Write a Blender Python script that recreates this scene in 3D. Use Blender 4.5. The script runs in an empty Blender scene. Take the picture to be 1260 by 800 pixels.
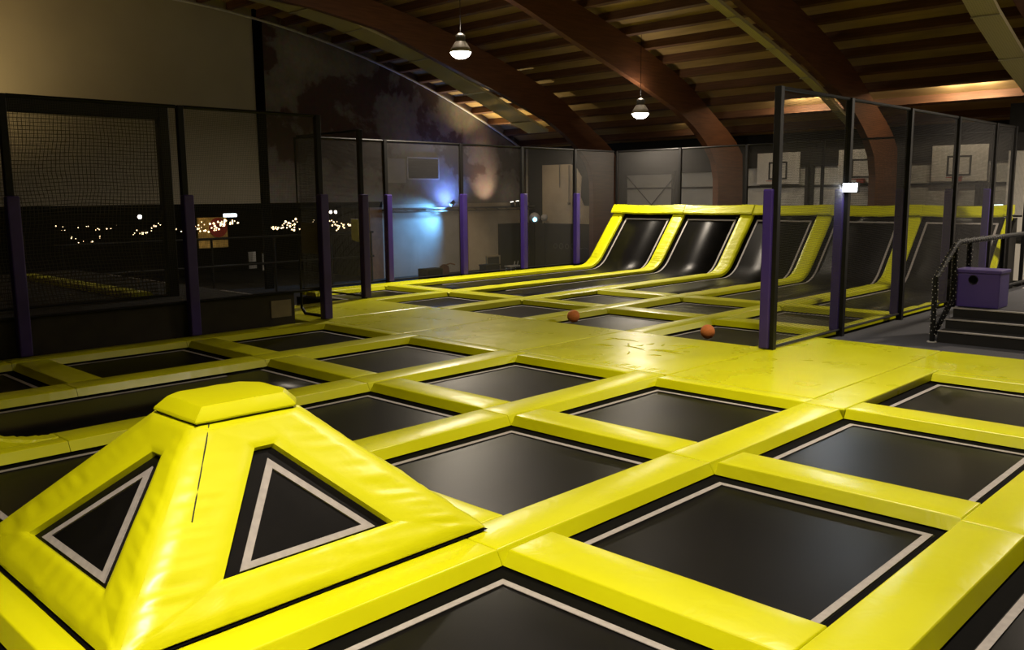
import bpy, bmesh, math, random
from mathutils import Vector, Matrix, noise
random.seed(7)
scene = bpy.context.scene
COL = scene.collection
PI = math.pi

# ------------------------------------------------------------------ materials
def new_mat(name):
    m = bpy.data.materials.new(name); m.use_nodes = True
    nt = m.node_tree; nt.nodes.clear()
    out = nt.nodes.new('ShaderNodeOutputMaterial')
    return m, nt, out
def N(nt, t, **kw):
    n = nt.nodes.new(t)
    for k, v in kw.items():
        if k in n.inputs.keys(): n.inputs[k].default_value = v
        else: setattr(n, k, v)
    return n
def simple(name, col, rough=.5, metal=0, spec=.5, var=.15, scale=6, bump=0, bscale=40, stretch=None, coat=0):
    m, nt, out = new_mat(name)
    b = nt.nodes.new('ShaderNodeBsdfPrincipled')
    b.inputs['Roughness'].default_value = rough; b.inputs['Metallic'].default_value = metal
    b.inputs['Specular IOR Level'].default_value = spec
    b.inputs['Coat Weight'].default_value = coat
    tc = nt.nodes.new('ShaderNodeTexCoord')
    mp = nt.nodes.new('ShaderNodeMapping')
    if stretch: mp.inputs['Scale'].default_value = stretch
    nt.links.new(tc.outputs['Object'], mp.inputs['Vector'])
    nz = N(nt, 'ShaderNodeTexNoise', Scale=scale, Detail=5.0)
    nt.links.new(mp.outputs['Vector'], nz.inputs['Vector'])
    cr = nt.nodes.new('ShaderNodeValToRGB')
    cr.color_ramp.elements[0].position = .3; cr.color_ramp.elements[1].position = .7
    cr.color_ramp.elements[0].color = (*[c*(1-var) for c in col], 1)
    cr.color_ramp.elements[1].color = (*[min(1, c*(1+var)) for c in col], 1)
    nt.links.new(nz.outputs['Fac'], cr.inputs['Fac']); nt.links.new(cr.outputs['Color'], b.inputs['Base Color'])
    if bump:
        n2 = N(nt, 'ShaderNodeTexNoise', Scale=bscale, Detail=3.0)
        nt.links.new(mp.outputs['Vector'], n2.inputs['Vector'])
        bp = N(nt, 'ShaderNodeBump', Strength=bump, Distance=.02)
        nt.links.new(n2.outputs['Fac'], bp.inputs['Height']); nt.links.new(bp.outputs['Normal'], b.inputs['Normal'])
    nt.links.new(b.outputs[0], out.inputs[0])
    return m
def emit(name, col, s):
    m, nt, out = new_mat(name)
    e = nt.nodes.new('ShaderNodeEmission'); e.inputs[0].default_value = (*col, 1); e.inputs[1].default_value = s
    nt.links.new(e.outputs[0], out.inputs[0]); return m

YC = (.70, .715, .003)
def vinyl(name, rough, bump, bscale, stretch=(1, 1, 1)):
    m, nt, out = new_mat(name)
    b = nt.nodes.new('ShaderNodeBsdfPrincipled')
    b.inputs['Specular IOR Level'].default_value = .45
    tc = nt.nodes.new('ShaderNodeTexCoord'); mp = nt.nodes.new('ShaderNodeMapping')
    mp.inputs['Scale'].default_value = stretch
    nt.links.new(tc.outputs['Object'], mp.inputs['Vector'])
    n1 = N(nt, 'ShaderNodeTexNoise', Scale=1.3, Detail=3.0); nt.links.new(tc.outputs['Object'], n1.inputs['Vector'])
    cr = nt.nodes.new('ShaderNodeValToRGB')
    cr.color_ramp.elements[0].position = .3; cr.color_ramp.elements[1].position = .7
    cr.color_ramp.elements[0].color = (YC[0]*.93, YC[1]*.92, YC[2], 1); cr.color_ramp.elements[1].color = (*YC, 1)
    nt.links.new(n1.outputs['Fac'], cr.inputs['Fac']); nt.links.new(cr.outputs['Color'], b.inputs['Base Color'])
    mr = N(nt, 'ShaderNodeMapRange'); mr.inputs['To Min'].default_value = rough-.06; mr.inputs['To Max'].default_value = rough+.1
    nt.links.new(n1.outputs['Fac'], mr.inputs['Value']); nt.links.new(mr.outputs[0], b.inputs['Roughness'])
    n2 = N(nt, 'ShaderNodeTexNoise', Scale=bscale, Detail=2.0, Distortion=.8)
    nt.links.new(mp.outputs['Vector'], n2.inputs['Vector'])
    bp = N(nt, 'ShaderNodeBump', Strength=bump, Distance=.03)
    nt.links.new(n2.outputs['Fac'], bp.inputs['Height']); nt.links.new(bp.outputs['Normal'], b.inputs['Normal'])
    nt.links.new(b.outputs[0], out.inputs[0]); return m

M = {}
M['vinyl'] = vinyl('yellow_vinyl', .30, .14, 5)
M['vinyl_deck'] = vinyl('yellow_vinyl_deck', .27, .25, 2.2)
M['vinyl_wr'] = vinyl('yellow_vinyl_creased', .36, .45, 4, (.6, 3.2, 3.2))
M['seam'] = simple('dark_seam', (.012, .011, .008), .7)
M['margin'] = simple('black_spring_cover', (.0022, .0021, .002), .8, spec=.06, var=.3, scale=30)
M['tape'] = simple('grey_white_tape', (.36, .33, .315), .6, var=.12, scale=20)
def bedmat():
    m, nt, out = new_mat('black_woven_bed')
    b = nt.nodes.new('ShaderNodeBsdfPrincipled'); b.inputs['Specular IOR Level'].default_value = .11
    tc = nt.nodes.new('ShaderNodeTexCoord')
    nz = N(nt, 'ShaderNodeTexNoise', Scale=2.5, Detail=6.0, Roughness=.6); nt.links.new(tc.outputs['Object'], nz.inputs['Vector'])
    cr = nt.nodes.new('ShaderNodeValToRGB')
    cr.color_ramp.elements[0].position = .35; cr.color_ramp.elements[1].position = .75
    cr.color_ramp.elements[0].color = (.0038, .0036, .0036, 1); cr.color_ramp.elements[1].color = (.0075, .0068, .0066, 1)
    nt.links.new(nz.outputs['Fac'], cr.inputs['Fac']); nt.links.new(cr.outputs['Color'], b.inputs['Base Color'])
    b.inputs['Roughness'].default_value = .34
    wv = N(nt, 'ShaderNodeTexWave', Scale=60.0, Distortion=1.0); nt.links.new(tc.outputs['Object'], wv.inputs['Vector'])
    bp = N(nt, 'ShaderNodeBump', Strength=.06, Distance=.004)
    nt.links.new(wv.outputs['Fac'], bp.inputs['Height']); nt.links.new(bp.outputs['Normal'], b.inputs['Normal'])
    nt.links.new(b.outputs[0], out.inputs[0]); return m
M['bed'] = bedmat()
M['black'] = simple('black_painted_steel', (.0055, .005, .005), .5, spec=.28, var=.2)
M['black_pad'] = simple('black_foam_braid', (.006, .006, .006), .6, spec=.25, var=.3, bump=.6, bscale=60)
M['purple'] = simple('purple_foam_vinyl', (.042, .021, .185), .45, var=.12, scale=3)
M['purple_box'] = simple('purple_box_vinyl', (.075, .045, .25), .5, var=.08, scale=3)
M['carpet'] = simple('charcoal_carpet', (.050, .050, .058), .95, var=.2, scale=90, bump=.3, bscale=200)
M['dark_carpet'] = simple('near_black_carpet', (.018, .017, .017), .95, var=.2, scale=60)
M['deckbase'] = simple('dark_frame_deck', (.012, .011, .010), .9)
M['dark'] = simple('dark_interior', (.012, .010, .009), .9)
M['kick'] = simple('dark_olive_board', (.030, .024, .014), .75, var=.2, scale=4)
M['arch'] = simple('red_brown_glulam', (.135, .050, .020), .55, var=.25, scale=2, stretch=(1, .6, 9))
M['purlin'] = simple('dark_timber', (.13, .058, .028), .65, var=.3, scale=3, stretch=(.3, 6, 6))
M['tray'] = None
M['orange'] = simple('orange_foam_ball', (.78, .24, .05), .7, var=.1, scale=25)
M['white_metal'] = simple('white_enamel', (.55, .53, .5), .45)
M['grey_metal'] = simple('grey_steel', (.16, .15, .14), .45, .5)
M['grid_grey'] = simple('pale_grey_panel', (.50, .49, .46), .75, var=.08, scale=2)
M['board'] = simple('white_backboard', (.55, .53, .50), .5, var=.05)
M['boardline'] = simple('black_line_paint', (.01, .01, .01), .5)
M['bag'] = simple('dark_red_cloth', (.10, .04, .03), .8)
M['rim'] = simple('red_rim', (.35, .06, .04), .5)
M['paper'] = simple('paper_notice', (.80, .77, .70), .8, var=.06)
M['poster'] = simple('beige_poster', (.23, .19, .125), .8, var=.1)
M['mural_y'] = simple('yellow_mural', (.52, .36, .10), .8, var=.4, scale=5)
M['mural_r'] = simple('red_mural', (.33, .04, .03), .8)
M['chalkboard'] = simple('black_chalkboard', (.022, .022, .023), .8, var=.25, scale=1.5)
M['chalk'] = simple('chalk_mark', (.16, .16, .16), .9)
M['plaster'] = simple('cream_plaster', (.50, .42, .31), .85, var=.12, scale=1.3, bump=.1, bscale=8)
M['plaster_grey'] = simple('grey_plaster', (.33, .31, .29), .85, var=.14, scale=1.1, bump=.1, bscale=8)
M['white_wall'] = simple('off_white_partition', (.78, .73, .65), .8, var=.05, scale=1)
M['brown'] = simple('brown_timber_post', (.20, .095, .045), .6, var=.2, scale=5)
M['cream_panel'] = simple('beige_wall_cladding', (.40, .36, .28), .85, var=.06, scale=.6)
M['glass_lamp'] = emit('lamp_glass_lit', (1, .93, .84), 24)
M['flood_lit'] = emit('flood_glass_lit', (.85, .92, 1), 12)
M['bulb'] = emit('warm_bulb_lit', (1, .72, .38), 5)
M['bulb_white'] = emit('white_bulb_lit', (1, .9, .75), 9)
M['sign_white'] = emit('white_lightbox_lit', (.85, .93, 1), 3)
M['cyan'] = emit('cyan_led_lit', (.30, .80, 1), 7)
M['green_white'] = emit('green_white_led_lit', (.75, 1, .92), 3)
M['globe'] = simple('milky_globe', (.45, .45, .5), .35)

def ceilmat():
    m, nt, out = new_mat('brown_roof_boards')
    b = nt.nodes.new('ShaderNodeBsdfPrincipled'); b.inputs['Roughness'].default_value = .8
    tc = nt.nodes.new('ShaderNodeTexCoord'); mp = nt.nodes.new('ShaderNodeMapping'); mp.inputs['Scale'].default_value = (.35, 2, 2)
    nt.links.new(tc.outputs['Object'], mp.inputs['Vector'])
    nz = N(nt, 'ShaderNodeTexNoise', Scale=2.0, Detail=4.0); nt.links.new(mp.outputs['Vector'], nz.inputs['Vector'])
    cr = nt.nodes.new('ShaderNodeValToRGB')
    cr.color_ramp.elements[0].color = (.31, .20, .08, 1); cr.color_ramp.elements[1].color = (.45, .30, .125, 1)
    cr.color_ramp.elements[0].position = .3; cr.color_ramp.elements[1].position = .7
    nt.links.new(nz.outputs['Fac'], cr.inputs['Fac']); nt.links.new(cr.outputs['Color'], b.inputs['Base Color'])
    nt.links.new(b.outputs[0], out.inputs[0]); return m
M['ceil'] = ceilmat()
def sootmat():
    m, nt, out = new_mat('sooty_concrete')
    b = nt.nodes.new('ShaderNodeBsdfPrincipled'); b.inputs['Roughness'].default_value = .9
    tc = nt.nodes.new('ShaderNodeTexCoord')
    nz = N(nt, 'ShaderNodeTexNoise', Scale=.32, Detail=8.0, Roughness=.58, Distortion=.25); nt.links.new(tc.outputs['Object'], nz.inputs['Vector'])
    cr = nt.nodes.new('ShaderNodeValToRGB'); e = cr.color_ramp.elements
    e[0].position = .455; e[0].color = (.11, .065, .055, 1); e[1].position = .485; e[1].color = (.235, .20, .18, 1)
    x = e.new(.62); x.color = (.34, .30, .27, 1)
    nt.links.new(nz.outputs['Fac'], cr.inputs['Fac'])
    n2 = N(nt, 'ShaderNodeTexNoise', Scale=6.0, Detail=5.0); nt.links.new(tc.outputs['Object'], n2.inputs['Vector'])
    mx = nt.nodes.new('ShaderNodeMix'); mx.data_type = 'RGBA'; mx.blend_type = 'MULTIPLY'; mx.inputs['Factor'].default_value = .5
    nt.links.new(cr.outputs['Color'], mx.inputs['A']); nt.links.new(n2.outputs['Color'], mx.inputs['B'])
    nt.links.new(mx.outputs['Result'], b.inputs['Base Color'])
    nt.links.new(b.outputs[0], out.inputs[0]); return m
M['soot'] = sootmat()
def gridmat(name, cell, frac, col, emis=0, hole_alpha=0.0, rough=.7):
    """threads of a net: real-size grid in object UV (m)"""
    m, nt, out = new_mat(name)
    uv = nt.nodes.new('ShaderNodeUVMap'); sp = nt.nodes.new('ShaderNodeSeparateXYZ'); nt.links.new(uv.outputs[0], sp.inputs[0])
    res = []
    for ax in (0, 1):
        d = N(nt, 'ShaderNodeMath', operation='DIVIDE'); d.inputs[1].default_value = cell; nt.links.new(sp.outputs[ax], d.inputs[0])
        f = N(nt, 'ShaderNodeMath', operation='FRACT'); nt.links.new(d.outputs[0], f.inputs[0])
        l = N(nt, 'ShaderNodeMath', operation='LESS_THAN'); l.inputs[1].default_value = frac; nt.links.new(f.outputs[0], l.inputs[0])
        res.append(l)
    mx = N(nt, 'ShaderNodeMath', operation='MAXIMUM'); nt.links.new(res[0].outputs[0], mx.inputs[0]); nt.links.new(res[1].outputs[0], mx.inputs[1])
    mx2 = N(nt, 'ShaderNodeMath', operation='MAXIMUM'); mx2.inputs[1].default_value = hole_alpha; nt.links.new(mx.outputs[0], mx2.inputs[0])
    tr = nt.nodes.new('ShaderNodeBsdfTransparent'); df = nt.nodes.new('ShaderNodeBsdfDiffuse'); df.inputs[0].default_value = (*col, 1)
    ms = nt.nodes.new('ShaderNodeMixShader'); nt.links.new(mx2.outputs[0], ms.inputs[0]); nt.links.new(tr.outputs[0], ms.inputs[1]); nt.links.new(df.outputs[0], ms.inputs[2])
    nt.links.new(ms.outputs[0], out.inputs[0]); return m
M['net'] = gridmat('fine_black_netting', .022, .16, (.075, .072, .070))
M['net_coarse'] = gridmat('coarse_black_netting', .062, .16, (.085, .075, .055))
M['tray'] = gridmat('perforated_tray_steel', .05, .42, (.55, .48, .28), hole_alpha=.8)

# ------------------------------------------------------------------ helpers
def link(name, bm, mat, parent=None, smooth=False, uv=None):
    me = bpy.data.meshes.new(name)
    bmesh.ops.recalc_face_normals(bm, faces=bm.faces)
    bm.to_mesh(me); bm.free()
    o = bpy.data.objects.new(name, me); COL.objects.link(o)
    me.materials.append(mat)
    if smooth:
        for p in me.polygons: p.use_smooth = True
    if parent is not None:
        o.parent = parent; o.location = -Vector(parent['_w']) if '_w' in parent else (0, 0, 0)
    return o
WLOC = {}
def thing(name, label, cat, loc=(0, 0, 0), group=None):
    o = bpy.data.objects.new(name, None); COL.objects.link(o); o.location = loc
    o['label'] = label; o['category'] = cat
    if group: o['group'] = group
    WLOC[o.name] = Vector(loc); return o
def part(name, bm, mat, root, smooth=False):
    """part built in world coordinates under an Empty (or a part) of the thing"""
    o = link(name, bm, mat, None, smooth)
    o.parent = root
    w = WLOC.get(root.name)
    if w is None: w = Vector((0, 0, 0))
    else: o.location = -w
    return o
def sub(name, bm, mat, p, smooth=False):
    o = link(name, bm, mat, None, smooth); o.parent = p; return o
def tag(o, label, cat, group=None):
    o['label'] = label; o['category'] = cat
    if group: o['group'] = group
    return o
def structure(name, bm, mat, smooth=False):
    o = link(name, bm, mat, None, smooth); o['kind'] = 'structure'; return o
def recenter(o):
    """put a single-mesh thing's origin at its base"""
    me = o.data
    xs = [v.co for v in me.vertices]
    c = Vector((sum(v.x for v in xs)/len(xs), sum(v.y for v in xs)/len(xs), min(v.z for v in xs)))
    me.transform(Matrix.Translation(-c)); o.location = c; return o

def B(): return bmesh.new()
def box(bm, x0, x1, y0, y1, z0, z1, bev=0, seg=1):
    vs = [bm.verts.new((x, y, z)) for x in (x0, x1) for y in (y0, y1) for z in (z0, z1)]
    F = [(0, 1, 3, 2), (4, 6, 7, 5), (0, 4, 5, 1), (2, 3, 7, 6), (0, 2, 6, 4), (1, 5, 7, 3)]
    fs = [bm.faces.new([vs[i] for i in f]) for f in F]
    if bev:
        es = list({e for f in fs for e in f.edges})
        bmesh.ops.bevel(bm, geom=es, offset=bev, segments=seg, affect='EDGES', profile=.5)
    return bm
def tube(bm, pts, r, n=8, caps=True):
    pts = [Vector(p) for p in pts]; rings = []
    for i, p in enumerate(pts):
        if i == 0: t = pts[1]-p
        elif i == len(pts)-1: t = p-pts[i-1]
        else: t = (pts[i+1]-p).normalized()+(p-pts[i-1]).normalized()
        t.normalize()
        a = Vector((0, 0, 1)) if abs(t.z) < .9 else Vector((1, 0, 0))
        u = t.cross(a).normalized(); v = t.cross(u)
        rings.append([bm.verts.new(p+u*r*math.cos(2*PI*k/n)+v*r*math.sin(2*PI*k/n)) for k in range(n)])
    for a, b in zip(rings, rings[1:]):
        for k in range(n): bm.faces.new((a[k], a[(k+1) % n], b[(k+1) % n], b[k]))
    if caps: bm.faces.new(rings[0][::-1]); bm.faces.new(rings[-1])
    return bm
def lathe(bm, prof, c, n=24):
    rings = []
    for r, z in prof:
        rings.append([bm.verts.new((c[0]+r*math.cos(2*PI*k/n), c[1]+r*math.sin(2*PI*k/n), c[2]+z)) for k in range(n)])
    for a, b in zip(rings, rings[1:]):
        for k in range(n): bm.faces.new((a[k], a[(k+1) % n], b[(k+1) % n], b[k]))
    for rg in (rings[0], rings[-1]):
        if len(rg) > 2: bm.faces.new(rg)
    return bm
def sphere(bm, c, r, seg=16):
    bmesh.ops.create_uvsphere(bm, u_segments=seg, v_segments=max(6, seg//2), radius=r, matrix=Matrix.Translation(c)); return bm
def prism(bm, poly, z0, z1, axis='z', bev=0):
    """extrude a 2-D polygon along an axis"""
    def P(a, b, h):
        return {'z': (a, b, h), 'x': (h, a, b), 'y': (a, h, b)}[axis]
    lo = [bm.verts.new(P(a, b, z0)) for a, b in poly]; hi = [bm.verts.new(P(a, b, z1)) for a, b in poly]
    fs = [bm.faces.new(lo[::-1]), bm.faces.new(hi)]
    n = len(poly)
    for i in range(n): fs.append(bm.faces.new((lo[i], lo[(i+1) % n], hi[(i+1) % n], hi[i])))
    if bev:
        bmesh.ops.bevel(bm, geom=list({e for e in fs[1].edges}), offset=bev, segments=2, affect='EDGES', profile=.5)
    return bm

# ------------------------------------------------------------------ grid numbers (metres)
def hole(r, c):
    xa = -1.367-r*2.344; yb = 3.713+c*2.488
    return xa, xa+1.896, yb-2.025, yb
def fhole(r, c):
    xa = -5.869-(r-10)*2.344; ya = 11.527+(c-11)*2.544
    return xa, xa+1.921, ya, ya+2.043
BEDZ = -.105; PADT = .095

def tapering(bm, x0, x1, y0, y1, w=.05, z=BEDZ, t=.004):
    """rectangular ring of tape"""
    o = [(x0, y0), (x1, y0), (x1, y1), (x0, y1)]; i = [(x0+w, y0+w), (x1-w, y0+w), (x1-w, y1-w), (x0+w, y1-w)]
    ob = [bm.verts.new((a, b, z+t)) for a, b in o]; ib = [bm.verts.new((a, b, z+t)) for a, b in i]
    ol = [bm.verts.new((a, b, z)) for a, b in o]; il = [bm.verts.new((a, b, z)) for a, b in i]
    for k in range(4):
        j = (k+1) % 4
        bm.faces.new((ob[k], ob[j], ib[j], ib[k])); bm.faces.new((ol[k], ol[j], ob[j], ob[k])); bm.faces.new((ib[k], ib[j], il[j], il[k])); bm.faces.new((ol[j], ol[k], il[k], il[j]))
    return bm
def trampoline(h, label, group='flat trampolines', name='trampoline'):
    xa, xc, ya, yb = h
    t = thing(name, label, 'trampoline', ((xa+xc)/2, (ya+yb)/2, BEDZ-.02), group)
    b = B(); e = .16                                     # spring cover: black band under the pads and round the bed
    X0, X1, Y0, Y1 = xa-e, xc+e, ya-e, yb+e; i = .145
    o = [(X0, Y0), (X1, Y0), (X1, Y1), (X0, Y1)]; q = [(xa+i-.01, ya+i-.01), (xc-i+.01, ya+i-.01), (xc-i+.01, yb-i+.01), (xa+i-.01, yb-i+.01)]
    for z in (BEDZ-.012, BEDZ-.002):
        ov = [b.verts.new((*p, z)) for p in o]; iv = [b.verts.new((*p, z-.003)) for p in q]
        for k in range(4): b.faces.new((ov[k], ov[(k+1) % 4], iv[(k+1) % 4], iv[k]))
    part('spring_cover', b, M['margin'], t)
    b = B(); n = 10                                       # bed sags a few mm
    vv = [[b.verts.new((xa+i-.03+(xc-xa-2*i+.06)*u/n, ya+i-.03+(yb-ya-2*i+.06)*v/n, BEDZ-.004-.02*math.sin(PI*u/n)*math.sin(PI*v/n))) for v in range(n+1)] for u in range(n+1)]
    for u in range(n):
        for v in range(n): b.faces.new((vv[u][v], vv[u+1][v], vv[u+1][v+1], vv[u][v+1]))
    part('jump_bed', b, M['bed'], t, True)
    part('border_tape', tapering(B(), xa+.125, xc-.125, ya+.125, yb-.125), M['tape'], t)
    return t

def pad(x0, x1, y0, y1, label, group='yellow pads between the trampolines', z1=0.0, name='safety_pad', mat=None, fl=(.045, .045), keep=0):
    """foam pad: flat top, thin rounded rim, sloping long sides"""
    g = .003
    along_y = (y1-y0) > (x1-x0) if not keep else keep == 2
    bx = [x0+g, x1-g]; by = [y0+g, y1-g]; tx = list(bx); ty = list(by)
    if along_y: tx[1] -= fl[1]; bx[0] -= fl[0]
    else: ty[0] += fl[0]; by[1] += fl[1]
    b = B(); r = .012
    nx = max(1, round((tx[1]-tx[0])/.16)); ny = max(1, round((ty[1]-ty[0])/.16))
    def edge(a0, a1, n): return [a0, a0+r*.35, a0+r]+[a0+r+(a1-a0-2*r)*k/n for k in range(1, n)]+[a1-r, a1-r*.35, a1]
    xs = edge(*tx, nx); ys = edge(*ty, ny)
    def zc(a, a0, a1):
        d = min(a-a0, a1-a)
        return 0 if d >= r else r*(1-math.sqrt(max(0, 1-(1-d/r)**2)))
    grid = []
    for x in xs:
        row = []
        for y in ys:
            z = z1-max(zc(x, *tx), zc(y, *ty))*.9
            z += .003*noise.noise(Vector((x*1.7, y*1.7, 3.1)))+.003*math.sin(PI*(x-tx[0])/(tx[1]-tx[0]))*math.sin(PI*(y-ty[0])/(ty[1]-ty[0]))
            row.append(b.verts.new((x, y, z)))
        grid.append(row)
    X, Y = len(xs)-1, len(ys)-1
    for u in range(X):
        for v in range(Y): b.faces.new((grid[u][v], grid[u+1][v], grid[u+1][v+1], grid[u][v+1]))
    idx = [(u, 0) for u in range(X+1)]+[(X, v) for v in range(1, Y+1)]+[(u, Y) for u in range(X-1, -1, -1)]+[(0, v) for v in range(Y-1, 0, -1)]
    rim = [grid[u][v] for u, v in idx]
    low = [b.verts.new((bx[0]+(v.co.x-tx[0])/(tx[1]-tx[0])*(bx[1]-bx[0]), by[0]+(v.co.y-ty[0])/(ty[1]-ty[0])*(by[1]-by[0]), z1-PADT)) for v in rim]
    for k in range(len(rim)):
        j = (k+1) % len(rim); b.faces.new((rim[k], rim[j], low[j], low[k]))
    b.faces.new(low)
    nt_ = X*Y
    o = link(name, b, mat or M['vinyl'], None, True)
    for p in list(o.data.polygons)[nt_:]: p.use_smooth = False
    recenter(o)
    return tag(o, label, 'pad', group)

# ------------------------------------------------------------------ near field
NEAR = {
 (1, 0): ('bottom-centre', 'large black trampoline cut off by the bottom edge, right of the pyramid'),
 (1, 1): ('big foreground', 'largest fully seen black trampoline with grey tape line in the right foreground'),
 (1, 2): ('middle right', 'black trampoline just beyond the big foreground one, towards the steps'),
 (1, 3): ('far right', 'black trampoline beside the carpet and steps, cut off by the right edge'),
 (0, 1): ('bottom-right corner', 'sliver of a black trampoline in the bottom right corner of the photo'),
 (2, 1): ('centre', 'black trampoline with a soft light streak, directly right of the pyramid foot'),
 (2, 2): ('right of centre', 'black trampoline in front of the wide yellow deck, right of centre'),
 (3, 0): ('behind-pyramid', 'black trampoline behind the left slope of the yellow pyramid'),
 (3, 1): ('pyramid-cap', 'black trampoline just right of the pyramid cap, partly hidden by its slope'),
 (3, 2): ('upper centre', 'small-looking black trampoline behind the centre one, next to the yellow deck'),
 (4, 2): ('upper left', 'black trampoline left of the upper centre one, touching the deck edge'),
 (5, 0): ('left-edge', 'dark trampoline at the left edge of the photo below the purple post'),
 (5, 1): ('left netside', 'dark trampoline along the left net, between two purple posts'),
 (5, 2): ('far netside', 'dark trampoline by the left net closest to the deck opening'),
 (0, 0): ('front right outer', 'black trampoline nearer than the big foreground one, just below the frame'),
 (0, 2): ('right outer', 'black trampoline just outside the right edge beside the middle right one'),
 (2, -1): ('front-left outer', 'black trampoline in front of the pyramid, just below the frame'),
 (1, -1): ('nearest', 'black trampoline nearest to the viewer, below the frame'),
}
for (r, c), (nick, lab) in NEAR.items(): trampoline(hole(r, c), lab, 'flat trampolines of the near court')
def nick(r, c):
    if (r, c) in NEAR: return NEAR[(r, c)][0]+' trampoline'
    if r == 4 and c in (0, 1): return 'long left trampoline'
    if (r, c) == (2, 0): return 'pyramid'
    if c >= 3: return 'wide deck'
    if r >= 6: return 'left net wall'
    if r < 0: return 'right frame side'
    return 'front outer strip'
rowsN = range(0, 6)
W = .463; XS = .448
GN = 'yellow pads of the near court'
rowsC = {0: range(-1, 3), 1: range(-1, 4), 2: range(-1, 3), 3: range(0, 3), 4: range(0, 3), 5: range(0, 3)}
# pads running across (along X) between columns
for r in rowsN:
    for c in rowsC[r]:
        xa, xc, ya, yb = hole(r, c)
        if (r, c) in ((0, 3),): continue
        if r == 4 and c == 0: continue                     # long bed has no cross pad
        last = (r == 1 and c == 3) or (r != 1 and c == 2)
        if last:
            if r == 1 or r == 0:
                lab = 'narrow yellow edge pad between the %s and the wide deck' % nick(r, c)
                pad(xa, xc, yb, yb+(.27 if r == 1 else W), lab, GN, fl=(.045, 0), keep=1)
            else:
                pad(xa, xc, yb, yb+.27, 'narrow yellow edge pad between the %s and the wide deck' % nick(r, c), GN, fl=(.045, 0), keep=1)
        else:
            pad(xa, xc, yb, yb+W, 'yellow cross pad between the %s and the %s' % (nick(r, c), nick(r, c+1)), GN)
for r in (3, 5):
    xa, xc, ya, yb = hole(r, 0)
    pad(xa, xc, ya-W, ya, 'yellow cross pad at the left end of the %s' % nick(r, 0), GN)
# pads running away (along Y) between rows
for r in range(-1, 6):
    for c in range(-1, 4):
        if c not in rowsC.get(r, ()) and c not in rowsC.get(r+1, ()): continue
        xa = hole(r, c)[0]-XS if r >= 0 else hole(0, c)[0]+1.896
        xb = xa+XS
        if r == 5: xb = hole(5, c)[0]; xa = xb-.44
        ya = hole(1, c)[2]-W; yb = hole(1, c)[3]
        if c == 3: yb = hole(1, 3)[3]; 
        if r == 3 and c == 0: ya = 2.8
        if r == 4 and c == 0: ya = 2.8
        if r in (3, 4) and c < 0: continue
        if r == 2 and c == -1: continue
        if c == 2 and r >= 1:                               # last segment reaches the deck joint
            yb = yb+(.27 if r >= 2 else 0)
        if c == 3 and r == 1: continue                     # covered by the deck
        if c == 3 and r in (2, 3, 4, 5): continue
        if c == 3 and r == 0: yb += .27
        if c == 3 and r == -1: continue
        side = 'along the right outer side of the %s' % nick(0, c) if r == -1 else ('between the %s and the left net' % nick(5, c) if r == 5 else 'between the %s and the %s' % (nick(r, c), nick(r+1, c)))
        pad(xa, xb, ya, yb, 'long yellow pad strip '+side, GN, keep=2)
pad(-8.63, -8.399, -.4, 2.8, 'flat yellow pad strip right of the wrinkled rail pad at the left edge', GN, fl=(0, .045), keep=2)

# ------------------------------------------------------------------ curved ramps
def prof_pts(y0, yc, sgn, ztop=1.62, Rr=.9, ang=49, n=12, nflat=6, nst=9):
    """centreline from y0 flat to curve start yc, arc, straight; returns (y,z,ny,nz,s)"""
    P = []
    for k in range(nflat): P.append((y0+(yc-y0)*k/nflat, 0.0, 0.0))
    A = math.radians(ang)
    for k in range(n+1):
        a = A*k/n; P.append((yc+sgn*Rr*math.sin(a), Rr*(1-math.cos(a)), a))
    yl, zl = P[-1][0], P[-1][1]; L = (ztop-zl)/math.sin(A)
    for k in range(1, nst+1): P.append((yl+sgn*L*k/nst*math.cos(A), zl+L*k/nst*math.sin(A), A))
    return P
def off(P, sgn, d):
    """offset the profile along its normal by d (up/inwards)"""
    return [(y-sgn*math.sin(a)*d, z+math.cos(a)*d) for y, z, a in P]
def ribbon(bm, x0, x1, top, bot, nx=1, wr=0.0, rnd=False, seed=0):
    xs = [x0+(x1-x0)*k/nx for k in range(nx+1)]
    T = []; Bt = []
    for i, ((ty, tz), (by_, bz_)) in enumerate(zip(top, bot)):
        row = []
        for k, x in enumerate(xs):
            w = wr*(noise.noise(Vector((x*1.5, i*.9+seed*7, 0)))*1.0+.6*noise.noise(Vector((x*3, i*2.3+seed*7, 5))))
            e = 1 if 0 < k < nx else 0
            dy, dz = ty-by_, tz-bz_
            f = 1+(w if e else w*.3)/max(.001, math.hypot(dy, dz))
            if rnd and not e: f -= .25
            row.append(bm.verts.new((x, by_+dy*f, bz_+dz*f)))
        T.append(row); Bt.append([bm.verts.new((x, by_, bz_)) for x in (xs[0], xs[-1])])
    for i in range(len(T)-1):
        for k in range(nx): bm.faces.new((T[i][k], T[i][k+1], T[i+1][k+1], T[i+1][k]))
        bm.faces.new((T[i][0], T[i+1][0], Bt[i+1][0], Bt[i][0])); bm.faces.new((T[i][-1], T[i+1][-1], Bt[i+1][1], Bt[i][1]))
        bm.faces.new((Bt[i][0], Bt[i][1], Bt[i+1][1], Bt[i+1][0]))
    bm.faces.new([*T[0], Bt[0][1], Bt[0][0]]); bm.faces.new([*T[-1], Bt[-1][1], Bt[-1][0]])
    return bm
def dense(P, k=4):
    out = []
    for a, b in zip(P, P[1:]):
        for j in range(k): out.append(tuple(a[m]+(b[m]-a[m])*j/k for m in range(3)))
    out.append(P[-1]); return out
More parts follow.
